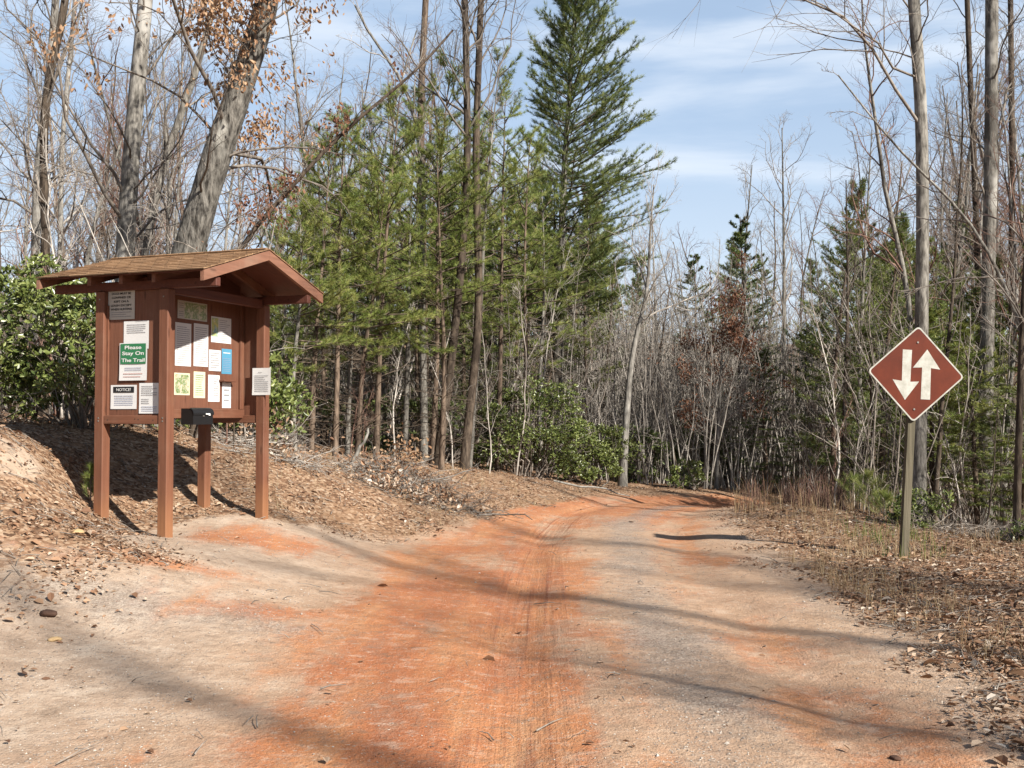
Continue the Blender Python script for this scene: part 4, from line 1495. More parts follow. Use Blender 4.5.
px_tree('leaning_sapling', 'long thin tree arching up to the left across the sign side woods', [(1050, 440), (1024, 330), (985, 240), (960, 205), (905, 160), (870, 115), (838, 75)], 15, 7, 1.5, M['bark_grey'], TG, 122, sides=8,
        n_limb=16, t0=.15, limb_len=1.6, nb=6, nt=4, azc=1.6)
px_tree('bare_tree', 'dark mossy trunk at the very edge of the woods where the verge drops away', [(1016, 545), (1019, 430), (1022, 330), (1030, 200), (1040, 0)], 13.5, 8, 4, M['bark_dark'], TG, 123, sides=12, n_limb=14, t0=.3, limb_len=2.0)
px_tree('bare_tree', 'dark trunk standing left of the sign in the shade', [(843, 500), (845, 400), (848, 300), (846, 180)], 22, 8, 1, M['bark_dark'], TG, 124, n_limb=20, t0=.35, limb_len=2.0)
px_tree('bare_tree', 'slim tree with upswept twigs filling the sky left of the sign trunk', [(858, 500), (860, 350), (866, 230), (872, 130)], 24, 7, 1, M['bark_grey'], TG, 125, n_limb=22, t0=.35, limb_len=2.3, angle=.65)

# the long bare stems at the foot of the young pines, seen one by one
pine_rg = np.random.RandomState(77)
print('pines...')
# (px of the foot, py of the foot, Y, py of the tip, px of the tip, size)
big = W(560, 440, 25.5)
bz = G(big[0], big[1])
Hb = W(575, -45, 25.5)[2] - bz
tr = [W(556, 470, 25.5) - np.array([big[0], big[1], bz])]
tr[0][2] = -.3
for a, c in ((558, 380), (561, 250), (565, 150), (572, 60), (578, -45)):
    tr.append(W(a, c, 25.5) - np.array([big[0], big[1], bz]))
tr = resample(tr, 14)
ms = pine_meshes(Hb, .15, np.random.RandomState(31), h0=.30, Lmax=3.0, nb=270, tuft=14, nneedle=20, nl=.13, nw=.009, mat=M['needle_blue'], barkm=M['bark_grey'], top_up=1.0, low_up=.10, shape=.50, curve=tr, subs=7,
                 asym=lambda az, s: (1.05 if math.cos(az) > 0 else .68), spread=.42)
place('white_pine', ms, (big[0], big[1], bz), label='tallest and densest pine, with upswept branches against the blue sky')

youngs = [(295, 470, 17.5, 215, 300, .6), (311, 468, 18, 150, 330, .8), (335, 462, 18, 120, 345, .9), (347, 462, 19, 200, 352, .8), (357, 460, 18.5, 170, 385, .9), (376, 464, 19, 95, 400, 1.0),
          (404, 462, 20, 130, 415, 1.0), (432, 462, 20, 70, 450, 1.1), (441, 464, 19.5, 150, 437, 1.0), (468, 468, 21, 60, 500, 1.1), (497, 474, 21.5, 105, 505, 1.2), (523, 478, 22, 140, 530, 1.2),
          (386, 455, 22, 110, 372, 1.0), (418, 455, 23, 90, 425, 1.1), (325, 455, 22, 160, 318, .9), (540, 470, 24, 190, 542, 1.2), (450, 455, 24, 120, 470, 1.2), (585, 470, 26, 225, 590, 1.3), (282, 455, 22, 230, 288, .8), (512, 460, 25, 165, 520, 1.1)]
ylab = ['first thin stemmed pine right of the kiosk', 'second thin stemmed pine right of the kiosk', 'slim pine with a pale bare stem above the brush pile', 'short slim pine squeezed behind the brush pile',
        'leaning young pine whose foot shows above the brush pile', 'tall airy pine above the bare leafy bank', 'young pine with a bare reddish stem left of the forked trunk', 'tall yellow green pine just left of the forked trunks',
        'shorter pine touching the forked trunks on the left', 'tall pine leaning right from the forked trunks', 'bushy pine between the forked trunks and the tallest pine', 'low wide pine above the laurel thicket',
        'pine in the second row behind the leaning young pine', 'pine in the second row left of the forked trunks', 'pine in the second row behind the first thin stemmed pines', 'half hidden pine left of the tallest pine',
        'pine in the second row behind the forked trunks', 'small pine hugging the right side of the tallest pine', 'low pine directly beside the kiosk gable', 'half hidden pine in the third row over the laurel thicket']
for i, (fx, fy, Y, ty, tx, k) in enumerate(youngs):
    f = W(fx, fy, Y); zb = G(f[0], Y); t = W(tx, ty, Y)
    rgp = np.random.RandomState(400 + i)
    fo = np.array([f[0], Y, zb])
    cv = resample([np.array([0, 0, -.25]), (t - fo) * .33 + rgp.randn(3) * [.08, .05, 0], (t - fo) * .66 + rgp.randn(3) * [.10, .05, 0], t - fo], 12)
    ms = pine_meshes(0, .045 + .018 * k, rgp, h0=.36, Lmax=1.35 * k ** .5 + .35, nb=int(26 + 11 * k), tuft=11, nneedle=23, nl=.10, nw=.006,
                     mat=M['needle'], barkm=M['bark_brown'] if i % 3 else M['bark_grey'], top_up=.85, low_up=.05, shape=.45, curve=cv, subs=6, dead=.9, spread=.55)
    place('young_pine', ms, (f[0], Y, zb), label=ylab[i], group='young pines on the bank')

# ------------------------------------------------------------------ shrubs and low growth
print('shrubs...')
shrub('laurel_thicket', 'leafy evergreen thicket on the bank at the far left of the kiosk', -7.6, 13.6, 2.0, 1.5, 2.3, 2000, 51, leaf=.08, per=7, low=.1)
shrub('laurel_thicket', 'leafy evergreen thicket whose leaves touch the kiosk side wall', -5.5, 13.4, 1.25, 1.2, 2.2, 1900, 52, leaf=.075, per=7)
shrub('laurel_thicket', 'dark evergreen bush behind the kiosk between its posts', -4.2, 16.6, 1.3, 1.0, 1.6, 800, 53, leaf=.09, per=6)
shrub('laurel_bush', 'tall laurel bush with glossy leaves hanging in at the far left edge', -8.4, 15.5, .6, .7, 3.1, 240, 54, leaf=.12, per=7)
shrub('laurel_bush', 'bright green laurel thicket where the left bank meets the road bend', .35, 21.8, 1.5, 1.1, 2.1, 2600, 55, leaf=.062, per=7)
shrub('laurel_bush', 'low right hand skirt of the bright laurel thicket by the road', 1.7, 22.7, 1.1, .8, 1.3, 1600, 56, leaf=.06, per=7)
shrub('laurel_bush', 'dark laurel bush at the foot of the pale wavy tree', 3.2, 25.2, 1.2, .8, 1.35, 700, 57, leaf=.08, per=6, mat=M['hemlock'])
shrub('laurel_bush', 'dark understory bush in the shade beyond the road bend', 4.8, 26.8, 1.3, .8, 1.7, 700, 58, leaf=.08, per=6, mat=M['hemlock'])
shrub('laurel_bush', 'small bright bush under the thin trees past the bend', 4.0, 23.9, .5, .4, .7, 260, 59, leaf=.07, per=6)
shrub('low_bush', 'small leafy bush at the edge of the woods behind the sign post', 5.9, 14.9, .55, .4, .55, 240, 60, leaf=.07, per=5)
shrub('low_bush', 'low green bush on the verge edge right of the sign', 6.5, 13.2, .4, .3, .28, 110, 61, leaf=.05, per=5)
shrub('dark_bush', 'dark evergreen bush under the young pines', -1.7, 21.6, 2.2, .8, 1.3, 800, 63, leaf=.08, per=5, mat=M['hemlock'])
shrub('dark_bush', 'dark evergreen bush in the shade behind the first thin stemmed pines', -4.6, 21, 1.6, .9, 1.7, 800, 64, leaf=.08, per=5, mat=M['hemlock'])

# pine seedlings
def seedling(label, x, y, H, seed, mat, nb=14, spread=.3, nl=.07):
    rg = np.random.RandomState(seed)
    tr = curve_pts(np.array([0, 0, -.05]), np.array([0, 0, 1.]), H + .05, 6, .03, 0, rg)
    tb = Bag(); tb.tubes([(tr, np.linspace(.008, .003, 6))], 6, 0)
    cb = Bag(); br, pos, dirs = [], [], []
    for i in range(nb):
        t = .2 + .8 * (i + .5) / nb
        p, ax = interp(tr, t)
        d = side_dir(ax, rg.uniform(0, 6.3), rg.uniform(.7, 1.1))
        L = spread * (1.2 - t) * rg.uniform(.6, 1.1)
        P = curve_pts(p, d, L, 4, .05, .08, rg)
        br.append((P, np.linspace(.004, .002, 4)))
        for k in range(6):
            q, a = interp(P, .2 + .8 * (k + .5) / 6)
            pos.append(q); dirs.append(a + np.array([0, 0, .3]))
    for k in range(4): pos.append(tr[-1]); dirs.append(np.array([0, 0, 1.]))
    cb.tubes(br, 4, 0); cb.needles(pos, dirs, 18, nl, .003, 1, rg, .5)
    o = empty('pine_seedling', (x, y, G(x, y)))
    build('stem', tb, [M['twig']], o); build('foliage', cb, [M['twig'], mat], o)
    tag(o, label, 'seedling')


p = W(91, 500, 10.5)
seedling('small feathery pine seedling beside the left kiosk post', p[0], 10.5, .40, 71, M['needle'], spread=.2)
p = W(869, 520, 16.3)
seedling('bright green pine seedling at the wood edge left of the sign post', p[0], 16.3, .62, 72, M['needle'], 22, .6, .11)
p = W(884, 525, 15.6)
seedling('smaller green pine seedling close to the sign post', p[0], 15.6, .38, 73, M['needle'], 18, .45, .1)
p = W(852, 515, 17.2)
seedling('wide low pine seedling left of the bright green one', p[0], 17.2, .5, 74, M['needle'], 20, .6, .1)

# brush piles on the bank
def brush_pile(label, x, y, rx, ry, n, seed, L=.9, mat='twig_pale', leaves=0, h=.25):
    rg = np.random.RandomState(seed)
    paths, tw = [], []
    z0 = G(x, y)
    for i in range(n):
        a = rg.uniform(0, 2 * PI); r = rg.rand() ** .5
        px, py = math.cos(a) * rx * r, math.sin(a) * ry * r
        z = G(x + px, y + py) - z0 + rg.uniform(0, h) * (1 - r)
        az = rg.uniform(0, 2 * PI)
        P = curve_pts(np.array([px, py, z]), np.array([math.cos(az), math.sin(az), rg.uniform(-.1, .45)]), L * rg.uniform(.3, 1.1), 6, .18, -.03, rg)
        gzz = gz(P[:, 0] + x, P[:, 1] + y) - z0 + .012
        P[:, 2] = np.maximum(P[:, 2], gzz)
        r0 = rg.choice([.004, .006, .009, .016], p=[.4, .35, .2, .05])
        paths.append((P, np.linspace(r0, r0 * .4, 6)))
        for k in range(4):
            q, a3 = interp(P, rg.uniform(.3, 1))
            P2 = curve_pts(q, side_dir(a3, rg.uniform(0, 6.3), .7), L * rg.uniform(.1, .35), 3, .1, .05, rg)
            tw.append((P2, np.array([.003, .0025, .0015])))
    b = Bag(); b.tubes(paths, 5, 0, seed=seed); b.tubes(tw, 3, 0, seed=seed)
    o = empty('brush_pile', (x, y, z0))
    build('branches', b, [M[mat]], o)
    if leaves:
        pos = np.stack([rg.randn(leaves) * rx * .4, rg.randn(leaves) * ry * .4, np.zeros(leaves)], -1)
        pos[:, 2] = gz(pos[:, 0] + x, pos[:, 1] + y) - z0 + np.abs(rg.randn(leaves)) * h * .7 + .02
        lb = Bag(); lb.leaves(pos, rg.randn(leaves, 3), .068, .036, 0, rg, .4, .4)
        build('dead_leaves', lb, [M['litter' if leaves < 400 else 'oakleaf']], o)
    tag(o, label, 'brush pile')


brush_pile('grey heap of cut twigs on the crest of the bank', -2.0, 16.6, .9, .6, 90, 81, .9, leaves=300)
brush_pile('long grey tangle of twigs sliding down the bank towards the road', -1.25, 15.9, 1.0, .7, 90, 82, .8, 'twig', h=.12, leaves=300)
brush_pile('bristly tangle of twigs and leaves right of the far kiosk post', -3.5, 15.0, .7, .6, 110, 83, .8, leaves=260, h=.4)
brush_pile('cut branches still covered in orange dead leaves on the bank crest', -1.75, 17.3, .42, .3, 40, 84, .6, leaves=520, h=.42)
brush_pile('low brown mound of leafy twigs halfway down the bank', -1.6, 15.2, .8, .5, 60, 85, .6, 'twig', leaves=380, h=.2)
brush_pile('dark twigs lying at the wood edge far right', 6.6, 14.6, .8, .6, 90, 86, .9, 'twig', h=.4)
# fallen poles
def pole(label, a, b_, r, mat):
    P = np.array([a, [(a[i] + b_[i]) / 2 for i in range(3)], b_]); P = resample(P, 7) + np.random.RandomState(int(r * 1e4)).randn(7, 3) * .02
    b = Bag(); b.tubes([(P, np.linspace(r, r * .5, 7))], 7, 0, .05)
    o = build('fallen_branch', b, [M[mat]]); tag(o, label, 'branch')


p = W(352, 466, 17.0); pole('short pale broken stick propped upright on the bank crest', [p[0] - .05, 17.0, G(p[0], 17) - .03], [p[0] + .28, 17.1, G(p[0], 17) + .62], .035, 'bark_pale')
p = W(570, 488, 20.6); pole('long thin dead branch lying along the bank by the bend', [p[0] - .3, 20.4, G(p[0] - .3, 20.4) + .06], [p[0] + 1.2, 20.5, G(p[0] + 1.2, 20.5) + .04], .02, 'bark_pale')
p = W(790, 500, 19.0); pole('bent pale dead branch arching out of the brush right of the bend', [p[0] - .05, 18.6, G(p[0], 18.6)], [p[0] + .55, 18.9, G(p[0], 18.9) + .75], .015, 'bark_pale')

# ------------------------------------------------------------------ the woods: copies of a few grown trees
print('woods...')
def proto_bare(seed, H, r, matb, matt, **kw):
    rg = np.random.RandomState(seed)
    tr = curve_pts(np.array([0, 0, -.3]), np.array([rg.randn() * .05, rg.randn() * .05, 1.]), H, 16, .05, .03, rg)
    rad = np.linspace(1, .16, 16) ** .9 * r
    return make_tree_meshes('t', tr, rad, matb, matt, rg, 8, .05, **kw)


BARE = [proto_bare(201, 12, .085, M['bark_grey'], TG, n_limb=20, t0=.40, limb_len=2.7, nb=7, nt=6, angle=1.1, up=.04),
        proto_bare(202, 12, .075, M['bark_pale'], TP, n_limb=18, t0=.45, limb_len=2.3, nb=7, nt=6, angle=.9, up=.05),
        proto_bare(203, 12, .10, M['bark_brown'], TG, n_limb=22, t0=.38, limb_len=3.0, nb=7, nt=6, angle=1.15, up=.03),
        proto_bare(204, 12, .065, M['bark_dark'], TG, n_limb=18, t0=.35, limb_len=2.4, nb=7, nt=6, angle=1.0, up=.05),
        proto_bare(205, 12, .075, M['bark_pale'], M['twig_red'], n_limb=22, t0=.35, limb_len=2.4, nb=7, nt=6, angle=.8, thin=1.1),
        proto_bare(206, 12, .09, M['bark_grey'], M['twig_red'], n_limb=20, t0=.35, limb_len=2.7, nb=7, nt=6, angle=1.0, up=.05, thin=1.1)]
BLAB = ['grey barked', 'pale barked', 'stout brown', 'thin dark', 'pale slender', 'spreading grey']
PINE = [pine_meshes(9, .09, np.random.RandomState(301), h0=.25, Lmax=1.9, nb=80, tuft=12, nneedle=10, nl=.14, nw=.018, mat=M['needle'], subs=6, shape=.6),
        pine_meshes(9, .10, np.random.RandomState(302), h0=.15, Lmax=2.2, nb=100, tuft=12, nneedle=10, nl=.13, nw=.018, mat=M['needle_blue'], subs=6, shape=.7),
        pine_meshes(9, .09, np.random.RandomState(303), h0=.05, Lmax=2.0, nb=110, tuft=14, nneedle=12, nl=.08, nw=.020, mat=M['hemlock'], subs=7, shape=.8, low_up=-.15, top_up=.6, dead=.1),
        pine_meshes(9, .08, np.random.RandomState(304), h0=.40, Lmax=1.6, nb=60, tuft=10, nneedle=10, nl=.14, nw=.018, mat=M['needle'], subs=6, shape=.5)]
PLAB = ['yellow green pine', 'blue green pine', 'dark drooping hemlock', 'thin crowned pine']
BARE_BASE = [None] * len(BARE); PINE_BASE = [None] * len(PINE)
W_RG = np.random.RandomState(909)


def zone(px):
    if px < 270: return 'behind the kiosk'
    if px < 600: return 'behind the bank pines'
    if px < 840: return 'past the road bend'
    return 'behind the diamond sign'


def put(kind, i, x, y, H, label=None, group=None, tilt=.08, wide=1.0):
    """one more tree of a grown kind, scaled to height H"""
    bases, meshes, H0 = (BARE_BASE, BARE, 11.7) if kind == 'bare' else (PINE_BASE, PINE, 9.0)
    s = H / H0
    z = G(x, y)
    px = 512 + FPX * x / max(y, .1)
    if label is None:
        dd = 'near' if y < 27 else ('midway back' if y < 40 else 'far back')
        if kind == 'bare':
            label = f'{BLAB[i]} leafless tree {dd} in the woods {zone(px)}'
        else:
            label = f'{PLAB[i]} {dd} in the woods {zone(px)}'
        group = label.split(' in the woods ')[0] + 's ' + zone(px)
    rz = W_RG.uniform(0, 2 * PI); tl = tuple(W_RG.randn(2) * tilt)
    sc = (s * wide, s * wide, s)
    if bases[i] is None:
        o = place('bare_tree' if kind == 'bare' else ('hemlock_tree' if i == 2 else 'pine_tree'), meshes[i], (x, y, z), rz, s, label, 'tree', group, tl)
        o.scale = sc
        bases[i] = o
        return o
    return copy_tree(bases[i], (x, y, z), rz, sc, label, group, tl)


def skyline(px, rg):
    """picture height (py) where the crowns end in that direction"""
    X = [-60, 340, 420, 520, 600, 640, 690, 740, 800, 850, 900, 940, 1100]
    Yv = [0, 10, 40, 120, 215, 235, 215, 205, 190, 130, 60, -20, -30]
    return np.interp(px, X, Yv) + abs(rg.randn()) * 60


taken = [(w[0], w[1]) for w in ()]
cnt = 0
tries = 0
while cnt < 165 and tries < 6000:
    tries += 1
    Y = 21 + 45 * W_RG.rand() ** 1.15
    px = W_RG.uniform(-60, 1085)
    x = (px - 512) / FPX * Y
    if px > 830: Y = 16.5 + 40 * W_RG.rand() ** 1.2; x = (px - 512) / FPX * Y
    if px < 340 and W_RG.rand() < .45: continue
    if px < 260: Y = 19 + 42 * W_RG.rand() ** 1.1; x = (px - 512) / FPX * Y
    u, v = road_uv(x, Y)
    if abs(u[0]) < 2.6 or any((x - a) ** 2 + (Y - c) ** 2 < 1.1 for a, c in taken): continue
    if 250 < px < 600 and Y < 24: continue
    if 600 <= px < 840 and Y < 25: continue
    taken.append((x, Y))
    ty = skyline(px, W_RG)
    zt = 1.6 + (415 - ty) / FPX * Y
    H = min(max(zt - G(x, Y), 4), 17)
    put('bare', W_RG.randint(len(BARE)), x, Y, H)
    cnt += 1
cnt = 0; tries = 0
while cnt < 92 and tries < 6000:
    tries += 1
    px = W_RG.uniform(-40, 1080)
    if px < 240 and W_RG.rand() < .65: continue
    Y = 24 + 32 * W_RG.rand() ** 1.1
    if px > 830: Y = 19 + 32 * W_RG.rand() ** 1.2
    x = (px - 512) / FPX * Y
    u, v = road_uv(x, Y)
    if abs(u[0]) < 3.2 or any((x - a) ** 2 + (Y - c) ** 2 < .8 for a, c in taken): continue
    if 600 <= px < 840 and (Y < 29 or W_RG.rand() < .6): continue
    taken.append((x, Y))
    # evergreen tops stay low except on the bank side
    top = np.interp(px, [-60, 250, 330, 560, 640, 700, 760, 820, 870, 960, 1100], [330, 320, 200, 210, 300, 300, 310, 270, 270, 240, 230]) + W_RG.randn() * 32
    zt = 1.6 + (415 - top) / FPX * Y
    H = min(max(zt - G(x, Y), 2.2), 11)
    i = W_RG.choice(4, p=[.3, .3, .25, .15])
    put('pine', i, x, Y, H, tilt=.03, wide=min(1.6, max(1.0, 5.5 / H)))
    cnt += 1

# conifers that stand out
for (px, Y, ty, i, lab, wd_) in ((735, 30, 215, 2, 'dark hemlock rising behind the rust leaved tree', 1.2), (832, 24, 185, 1, 'narrow blue green pine with upturned tips left of the sign', .9),
                                 (700, 33, 255, 2, 'dark hemlock left of the rust leaved tree', 1.2), (880, 25, 235, 1, 'full green pine between the narrow pine and the sign', 1.2),
                                 (948, 21, 265, 0, 'bushy green pine behind the right edge of the sign', 1.3), (1000, 22, 230, 0, 'green pine filling the space at the far right trunks', 1.3),
                                 (905, 26, 250, 1, 'blue green pine whose top shows just left of the tall trunk behind the sign', 1.3), (930, 18.5, 315, 0, 'low pine with soft yellow green boughs right behind the sign', 1.7),
                                 (1018, 17, 300, 1, 'blue green pine leaning out at the last trunk of the verge', 1.5), (858, 28, 240, 0, 'yellow green pine behind the narrow upturned pine', 1.3),
                                 (815, 28, 330, 2, 'low spreading hemlock left of the shaded dark trunk', 1.9), (870, 20, 330, 1, 'low feathery pine just left of the sign', 1.7),
                                 (975, 17.5, 330, 0, 'low young pine wrapping the foot of the right tall trunk', 1.6), (765, 26, 350, 2, 'small hemlock at the foot of the tall lone thin tree', 1.8)):
    x = (px - 512) / FPX * Y
    zt = 1.6 + (415 - ty) / FPX * Y
    H = zt - G(x, Y)
    put('pine', i, x, Y, H, lab, 'conifers of the right hand woods', .02, wd_)

# trees beside and behind the camera: their shadows fall over the road
for k, (x, y, H, i) in enumerate(((16.9, -9.2, 19.5, 0), (18.4, -7.2, 21, 5), (16.5, -3.8, 20, 2), (19.5, -5.2, 20, 0), (15.6, .2, 17, 5), (17, 2.4, 17, 2), (13.5, 4.8, 12, 3), (10.5, 2.6, 11, 5), (6.6, 1.0, 6.6, 0))):
    put('bare', i, x, y, H, ['stout', 'tall', 'spreading', 'forking', 'slim'][k % 5] + ' leafless roadside tree whose shadow crosses the track', 'roadside trees throwing shadows on the track', .03)
rgb_ = np.random.RandomState(611)
tr = curve_pts(np.array([0, 0, -.3]), np.array([.0, 0, 1.]), 18.3, 18, .025, .03, rgb_)
ms = make_tree_meshes('t', tr, np.linspace(.19, .055, 18), M['bark_oak'], TG, rgb_, 12, .06, n_limb=9, t0=.82, limb_len=2.4, nb=5, nt=4)
place('big_tree', ms, (12.8, -8.4, G(12.8, -8.4)), label='stoutest leafless roadside tree, whose trunk shadow crosses the pale sand')

# woods carried on unseen behind the camera, added to keep low sky light off
k = 0
for ring, (rr, n) in enumerate(((19, 17), (26, 22))):
    for j in range(n):
        a = R(62 + 236 * (j + .5 * ring + .3 * W_RG.rand()) / n)
        r = rr + W_RG.rand() * 4
        x, y = math.sin(a) * r, math.cos(a) * r
        if abs(road_uv(x, y)[0][0]) < 3.2: continue
        sunside = math.cos(math.atan2(x, y) - math.atan2(.72, -.694)) > .75
        H = (r * .36 if sunside else r * .42) + W_RG.rand() * .8
        put('pine', (0, 1, 2)[k % 3], x, y, H, ['yellow green pine', 'blue green pine', 'dark drooping hemlock'][k % 3] + ' in the woods round the near end of the clearing',
            'unseen evergreens added to screen the low sky', .02, 1.5)
        k += 1

# saplings: thin single stems with a few twigs, copies share their mesh
def sapling_mesh(seed, H, mats):
    rg = np.random.RandomState(seed)
    b = Bag()
    tr = curve_pts(np.array([0, 0, -.1]), np.array([rg.randn() * .12, rg.randn() * .12, 1.]), H, 10, .09, .02, rg)
    b.tubes([(tr, np.linspace(.022, .005, 10))], 5, 0)
    L1, L2, L3, tips = bare_crown(tr, np.linspace(.02, .005, 10), rg, 12, .2, 1., H * .28, 4, 3, .8)
    b.tubes(L1, 4, 0); b.tubes(L2, 3, 0); b.tubes(L3, 3, 0)
    return b.mesh('sapling', mats)


SAP = [sapling_mesh(501, 4, [M['twig_pale']]), sapling_mesh(502, 3, [M['twig']]), sapling_mesh(503, 4.5, [M['twig_pale']]), sapling_mesh(504, 2.2, [M['twig_red']]), sapling_mesh(505, 3.5, [M['bark_dark']])]
SN = ['pale', 'grey', 'tall pale', 'reddish', 'dark']
cnt = 0
while cnt < 235:
    px = W_RG.uniform(-10, 1050)
    Y = W_RG.uniform(17, 36)
    if px > 700 and W_RG.rand() < .5: Y = W_RG.uniform(15.5, 24)
    if px < 250: Y = W_RG.uniform(14, 22)
    x = (px - 512) / FPX * Y
    u, v = road_uv(x, Y)
    if abs(u[0]) < 2.9 or litter_field(x, Y, u)[0] < .4: continue
    if 620 < px < 760 and Y < 24.5: continue
    if px > 760 and Y < 16.8 and x < 6.2: continue
    if 260 < px < 620 and Y < 18.2: continue
    i = W_RG.randint(len(SAP))
    o = link('sapling', SAP[i], None, (x, Y, G(x, Y)), (W_RG.randn() * .12, W_RG.randn() * .12, W_RG.uniform(0, 6.3)))
    s = W_RG.uniform(.6, 1.25); o.scale = (s, s, s)
    tag(o, f'{SN[i]} leafless sapling with fine twigs in the woods {zone(px)}', 'sapling', f'{SN[i]} saplings {zone(px)}')
    cnt += 1

# far brush: thousands of thin stems and twigs that nobody could count
rg = np.random.RandomState(88)
paths, tw = [], []
N = 5200
px = rg.uniform(-60, 1085, N); Y = 22 + 50 * rg.rand(N) ** 1.2
Y = np.where((px > 850), 17 + 50 * rg.rand(N) ** 1.3, Y)
X = (px - 512) / FPX * Y
u, v = road_uv(X, Y)
k = (np.abs(u) > 3) & ~((px > 590) & (px < 850) & (Y < 26))
X, Y = X[k], Y[k]; Z = gz(X, Y)
for x, y, z in zip(X, Y, Z):
    H = rg.uniform(.8, 4.6)
    P = curve_pts(np.array([x, y, z - .05]), np.array([rg.randn() * .25, rg.randn() * .25, 1.]), H, 5, .14, .02, rg)
    r0 = rg.uniform(.006, .02)
    paths.append((P, np.linspace(r0, r0 * .3, 5)))
    for j in range(5):
        q, a2 = interp(P, rg.uniform(.15, 1))
        P2 = curve_pts(q, side_dir(a2, rg.uniform(0, 6.3), rg.uniform(.5, 1.3)), H * rg.uniform(.15, .4), 3, .15, .03, rg)
        tw.append((P2, np.array([.005, .004, .002])))
b = Bag(); b.tubes(paths, 4, 0, seed=5); b.tubes(tw, 3, 0, seed=6)
o = build('undergrowth', b, [M['twig']]); tag(o, 'grey brown tangle of thin stems filling the depth of the woods', 'undergrowth', kind='stuff')
# pale bare stems closing the view past the bend
paths, tw = [], []
N = 2300
px = rg.uniform(560, 880, N); Y = 24.5 + 26 * rg.rand(N) ** 1.1
X = (px - 512) / FPX * Y
u, v = road_uv(X, Y); k = np.abs(u) > 2.6; X, Y = X[k], Y[k]; Z = gz(X, Y)
for x, y, z in zip(X, Y, Z):
    H = rg.uniform(2.0, 5.5)
    P = curve_pts(np.array([x, y, z - .05]), np.array([rg.randn() * .12, rg.randn() * .12, 1.]), H, 6, .08, .02, rg)
    r0 = rg.uniform(.010, .026)
    paths.append((P, np.linspace(r0, r0 * .3, 6)))
    for j in range(9):
        q, a2 = interp(P, rg.uniform(.25, 1))
        P2 = curve_pts(q, side_dir(a2, rg.uniform(0, 6.3), rg.uniform(.5, 1.2)), H * rg.uniform(.12, .3), 4, .18, .03, rg)
        tw.append((P2, np.linspace(.006, .003, 4)))
b = Bag(); b.tubes(paths, 4, 0, seed=15); b.tubes(tw, 3, 0, seed=16)
o = build('pale_undergrowth', b, [M['twig_pale']]); tag(o, 'pale grey screen of thin stems past the road bend', 'undergrowth', kind='stuff')
# evergreen low cover in the far woods
N = 520
px = rg.uniform(-60, 1085, N); Y = 26 + 40 * rg.rand(N)
Y = np.where(px > 850, 19 + 40 * rg.rand(N), Y)
X = (px - 512) / FPX * Y
u, v = road_uv(X, Y); k = (np.abs(u) > 3.4) & ~((px > 590) & (px < 850) & (Y < 28)); k &= ~((px > 570) & (px < 850) & (rg.rand(len(px)) < .75)); X, Y = X[k], Y[k]; Z = gz(X, Y)
pos, dirs = [], []
for x, y, z in zip(X, Y, Z):
    H = rg.uniform(.5, 2.2)
    m_ = 34
    c = rg.randn(m_, 3) * np.array([.55, .55, H * .28]) + np.array([x, y, z + H * .55])
    pos.append(c); dirs.append(rg.randn(m_, 3) + np.array([0, 0, .4]))
b = Bag(); b.leaves(np.concatenate(pos), np.concatenate(dirs), .17, .09, 0, rg, .2, .3)
o = build('evergreen_cover', b, [M['hemlock']]); tag(o, 'dark green leafy cover low in the far woods', 'undergrowth', kind='stuff')

# ------------------------------------------------------------------ light
AZ = math.atan2(.70, -.714)      # compass angle of the sun from +Y towards +X
EL = R(35)
sun_dir = Vector((math.sin(AZ) * math.cos(EL), math.cos(AZ) * math.cos(EL), math.sin(EL)))
sd = bpy.data.lights.new('sun', 'SUN'); sd.energy = 5.0; sd.angle = R(.8); sd.color = (1, .94, .85)
so = bpy.data.objects.new('sun', sd); COL.objects.link(so); so.location = (8, -10, 20)
so.rotation_euler = (-sun_dir).to_track_quat('-Z', 'Y').to_euler()

w = bpy.data.worlds.new('World'); scene.world = w; w.use_nodes = True
nt = w.node_tree; nt.nodes.clear()
outn = nt.nodes.new('ShaderNodeOutputWorld'); bg = nt.nodes.new('ShaderNodeBackground')
sky = nt.nodes.new('ShaderNodeTexSky'); sky.sky_type = 'NISHITA'; sky.sun_disc = False
sky.sun_elevation = EL; sky.sun_rotation = AZ
sky.air_density = 1.0; sky.dust_density = .7; sky.ozone_density = 1.2
tc = nt.nodes.new('ShaderNodeTexCoord')


def wn(t, **kw):
    nd = nt.nodes.new(t)
    for k_, v_ in kw.items(): setattr(nd, k_, v_)
    return nd


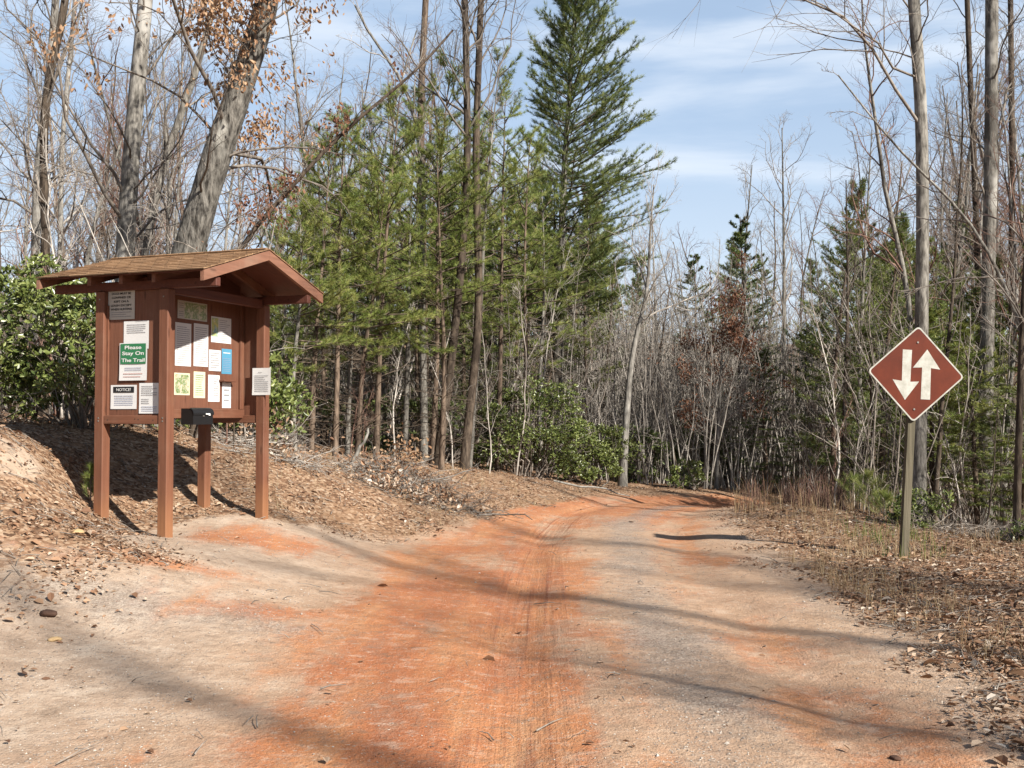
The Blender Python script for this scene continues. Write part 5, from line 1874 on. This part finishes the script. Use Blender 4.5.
def wrange(src, a_, b_, c_, d_):
    nd = wn('ShaderNodeMapRange', interpolation_type='SMOOTHSTEP')
    for i_, v_ in enumerate((a_, b_, c_, d_)): nd.inputs[1 + i_].default_value = v_
    nt.links.new(src, nd.inputs[0])
    return nd.outputs[0]


def wmix(f, a_, col):
    nd = wn('ShaderNodeMix', data_type='RGBA')
    nt.links.new(f, nd.inputs[0]); nt.links.new(a_, nd.inputs[6]); nd.inputs[7].default_value = (*col, 1)
    return nd.outputs[2]


def wmul(a_, b_):
    nd = wn('ShaderNodeMath', operation='MULTIPLY'); nt.links.new(a_, nd.inputs[0]); nt.links.new(b_, nd.inputs[1])
    return nd.outputs[0]


sp = wn('ShaderNodeSeparateXYZ'); nt.links.new(tc.outputs['Generated'], sp.inputs[0])
high = wrange(sp.outputs[2], .40, .62, 1.0, .12)          # the veil of thin cloud lies low
mp = wn('ShaderNodeMapping'); mp.inputs['Scale'].default_value = (1.0, 1.0, 6.5); mp.inputs['Rotation'].default_value = (0, R(-3), 0)
nt.links.new(tc.outputs['Generated'], mp.inputs[0])
no = wn('ShaderNodeTexNoise'); no.inputs['Scale'].default_value = 1.9; no.inputs['Detail'].default_value = 8; no.inputs['Roughness'].default_value = .52
no.inputs['Distortion'].default_value = .3
nt.links.new(mp.outputs[0], no.inputs['Vector'])
c1 = wmix(wmul(wrange(no.outputs[0], .2, .8, .40, .50), high), sky.outputs[0], (6.3, 8.1, 10.6))
c2 = wmix(wmul(wrange(sp.outputs[2], .02, .34, .60, .0), high), c1, (7.4, 8.0, 8.8))
c3 = wmix(wmul(wrange(no.outputs[0], .47, .68, .0, .62), high), c2, (8.0, 8.6, 9.4))
nt.links.new(c3, bg.inputs[0]); bg.inputs[1].default_value = .05
nt.links.new(bg.outputs[0], outn.inputs[0])

scene.view_settings.view_transform = 'Standard'
scene.view_settings.look = 'None'
scene.view_settings.gamma = 1
scene.view_settings.exposure = 1.24
scene.cycles.max_bounces = 5
scene.cycles.diffuse_bounces = 3
scene.cycles.transparent_max_bounces = 4
print('tris', sum(len(me.polygons) for me in bpy.data.meshes), 'objects', len(bpy.data.objects))
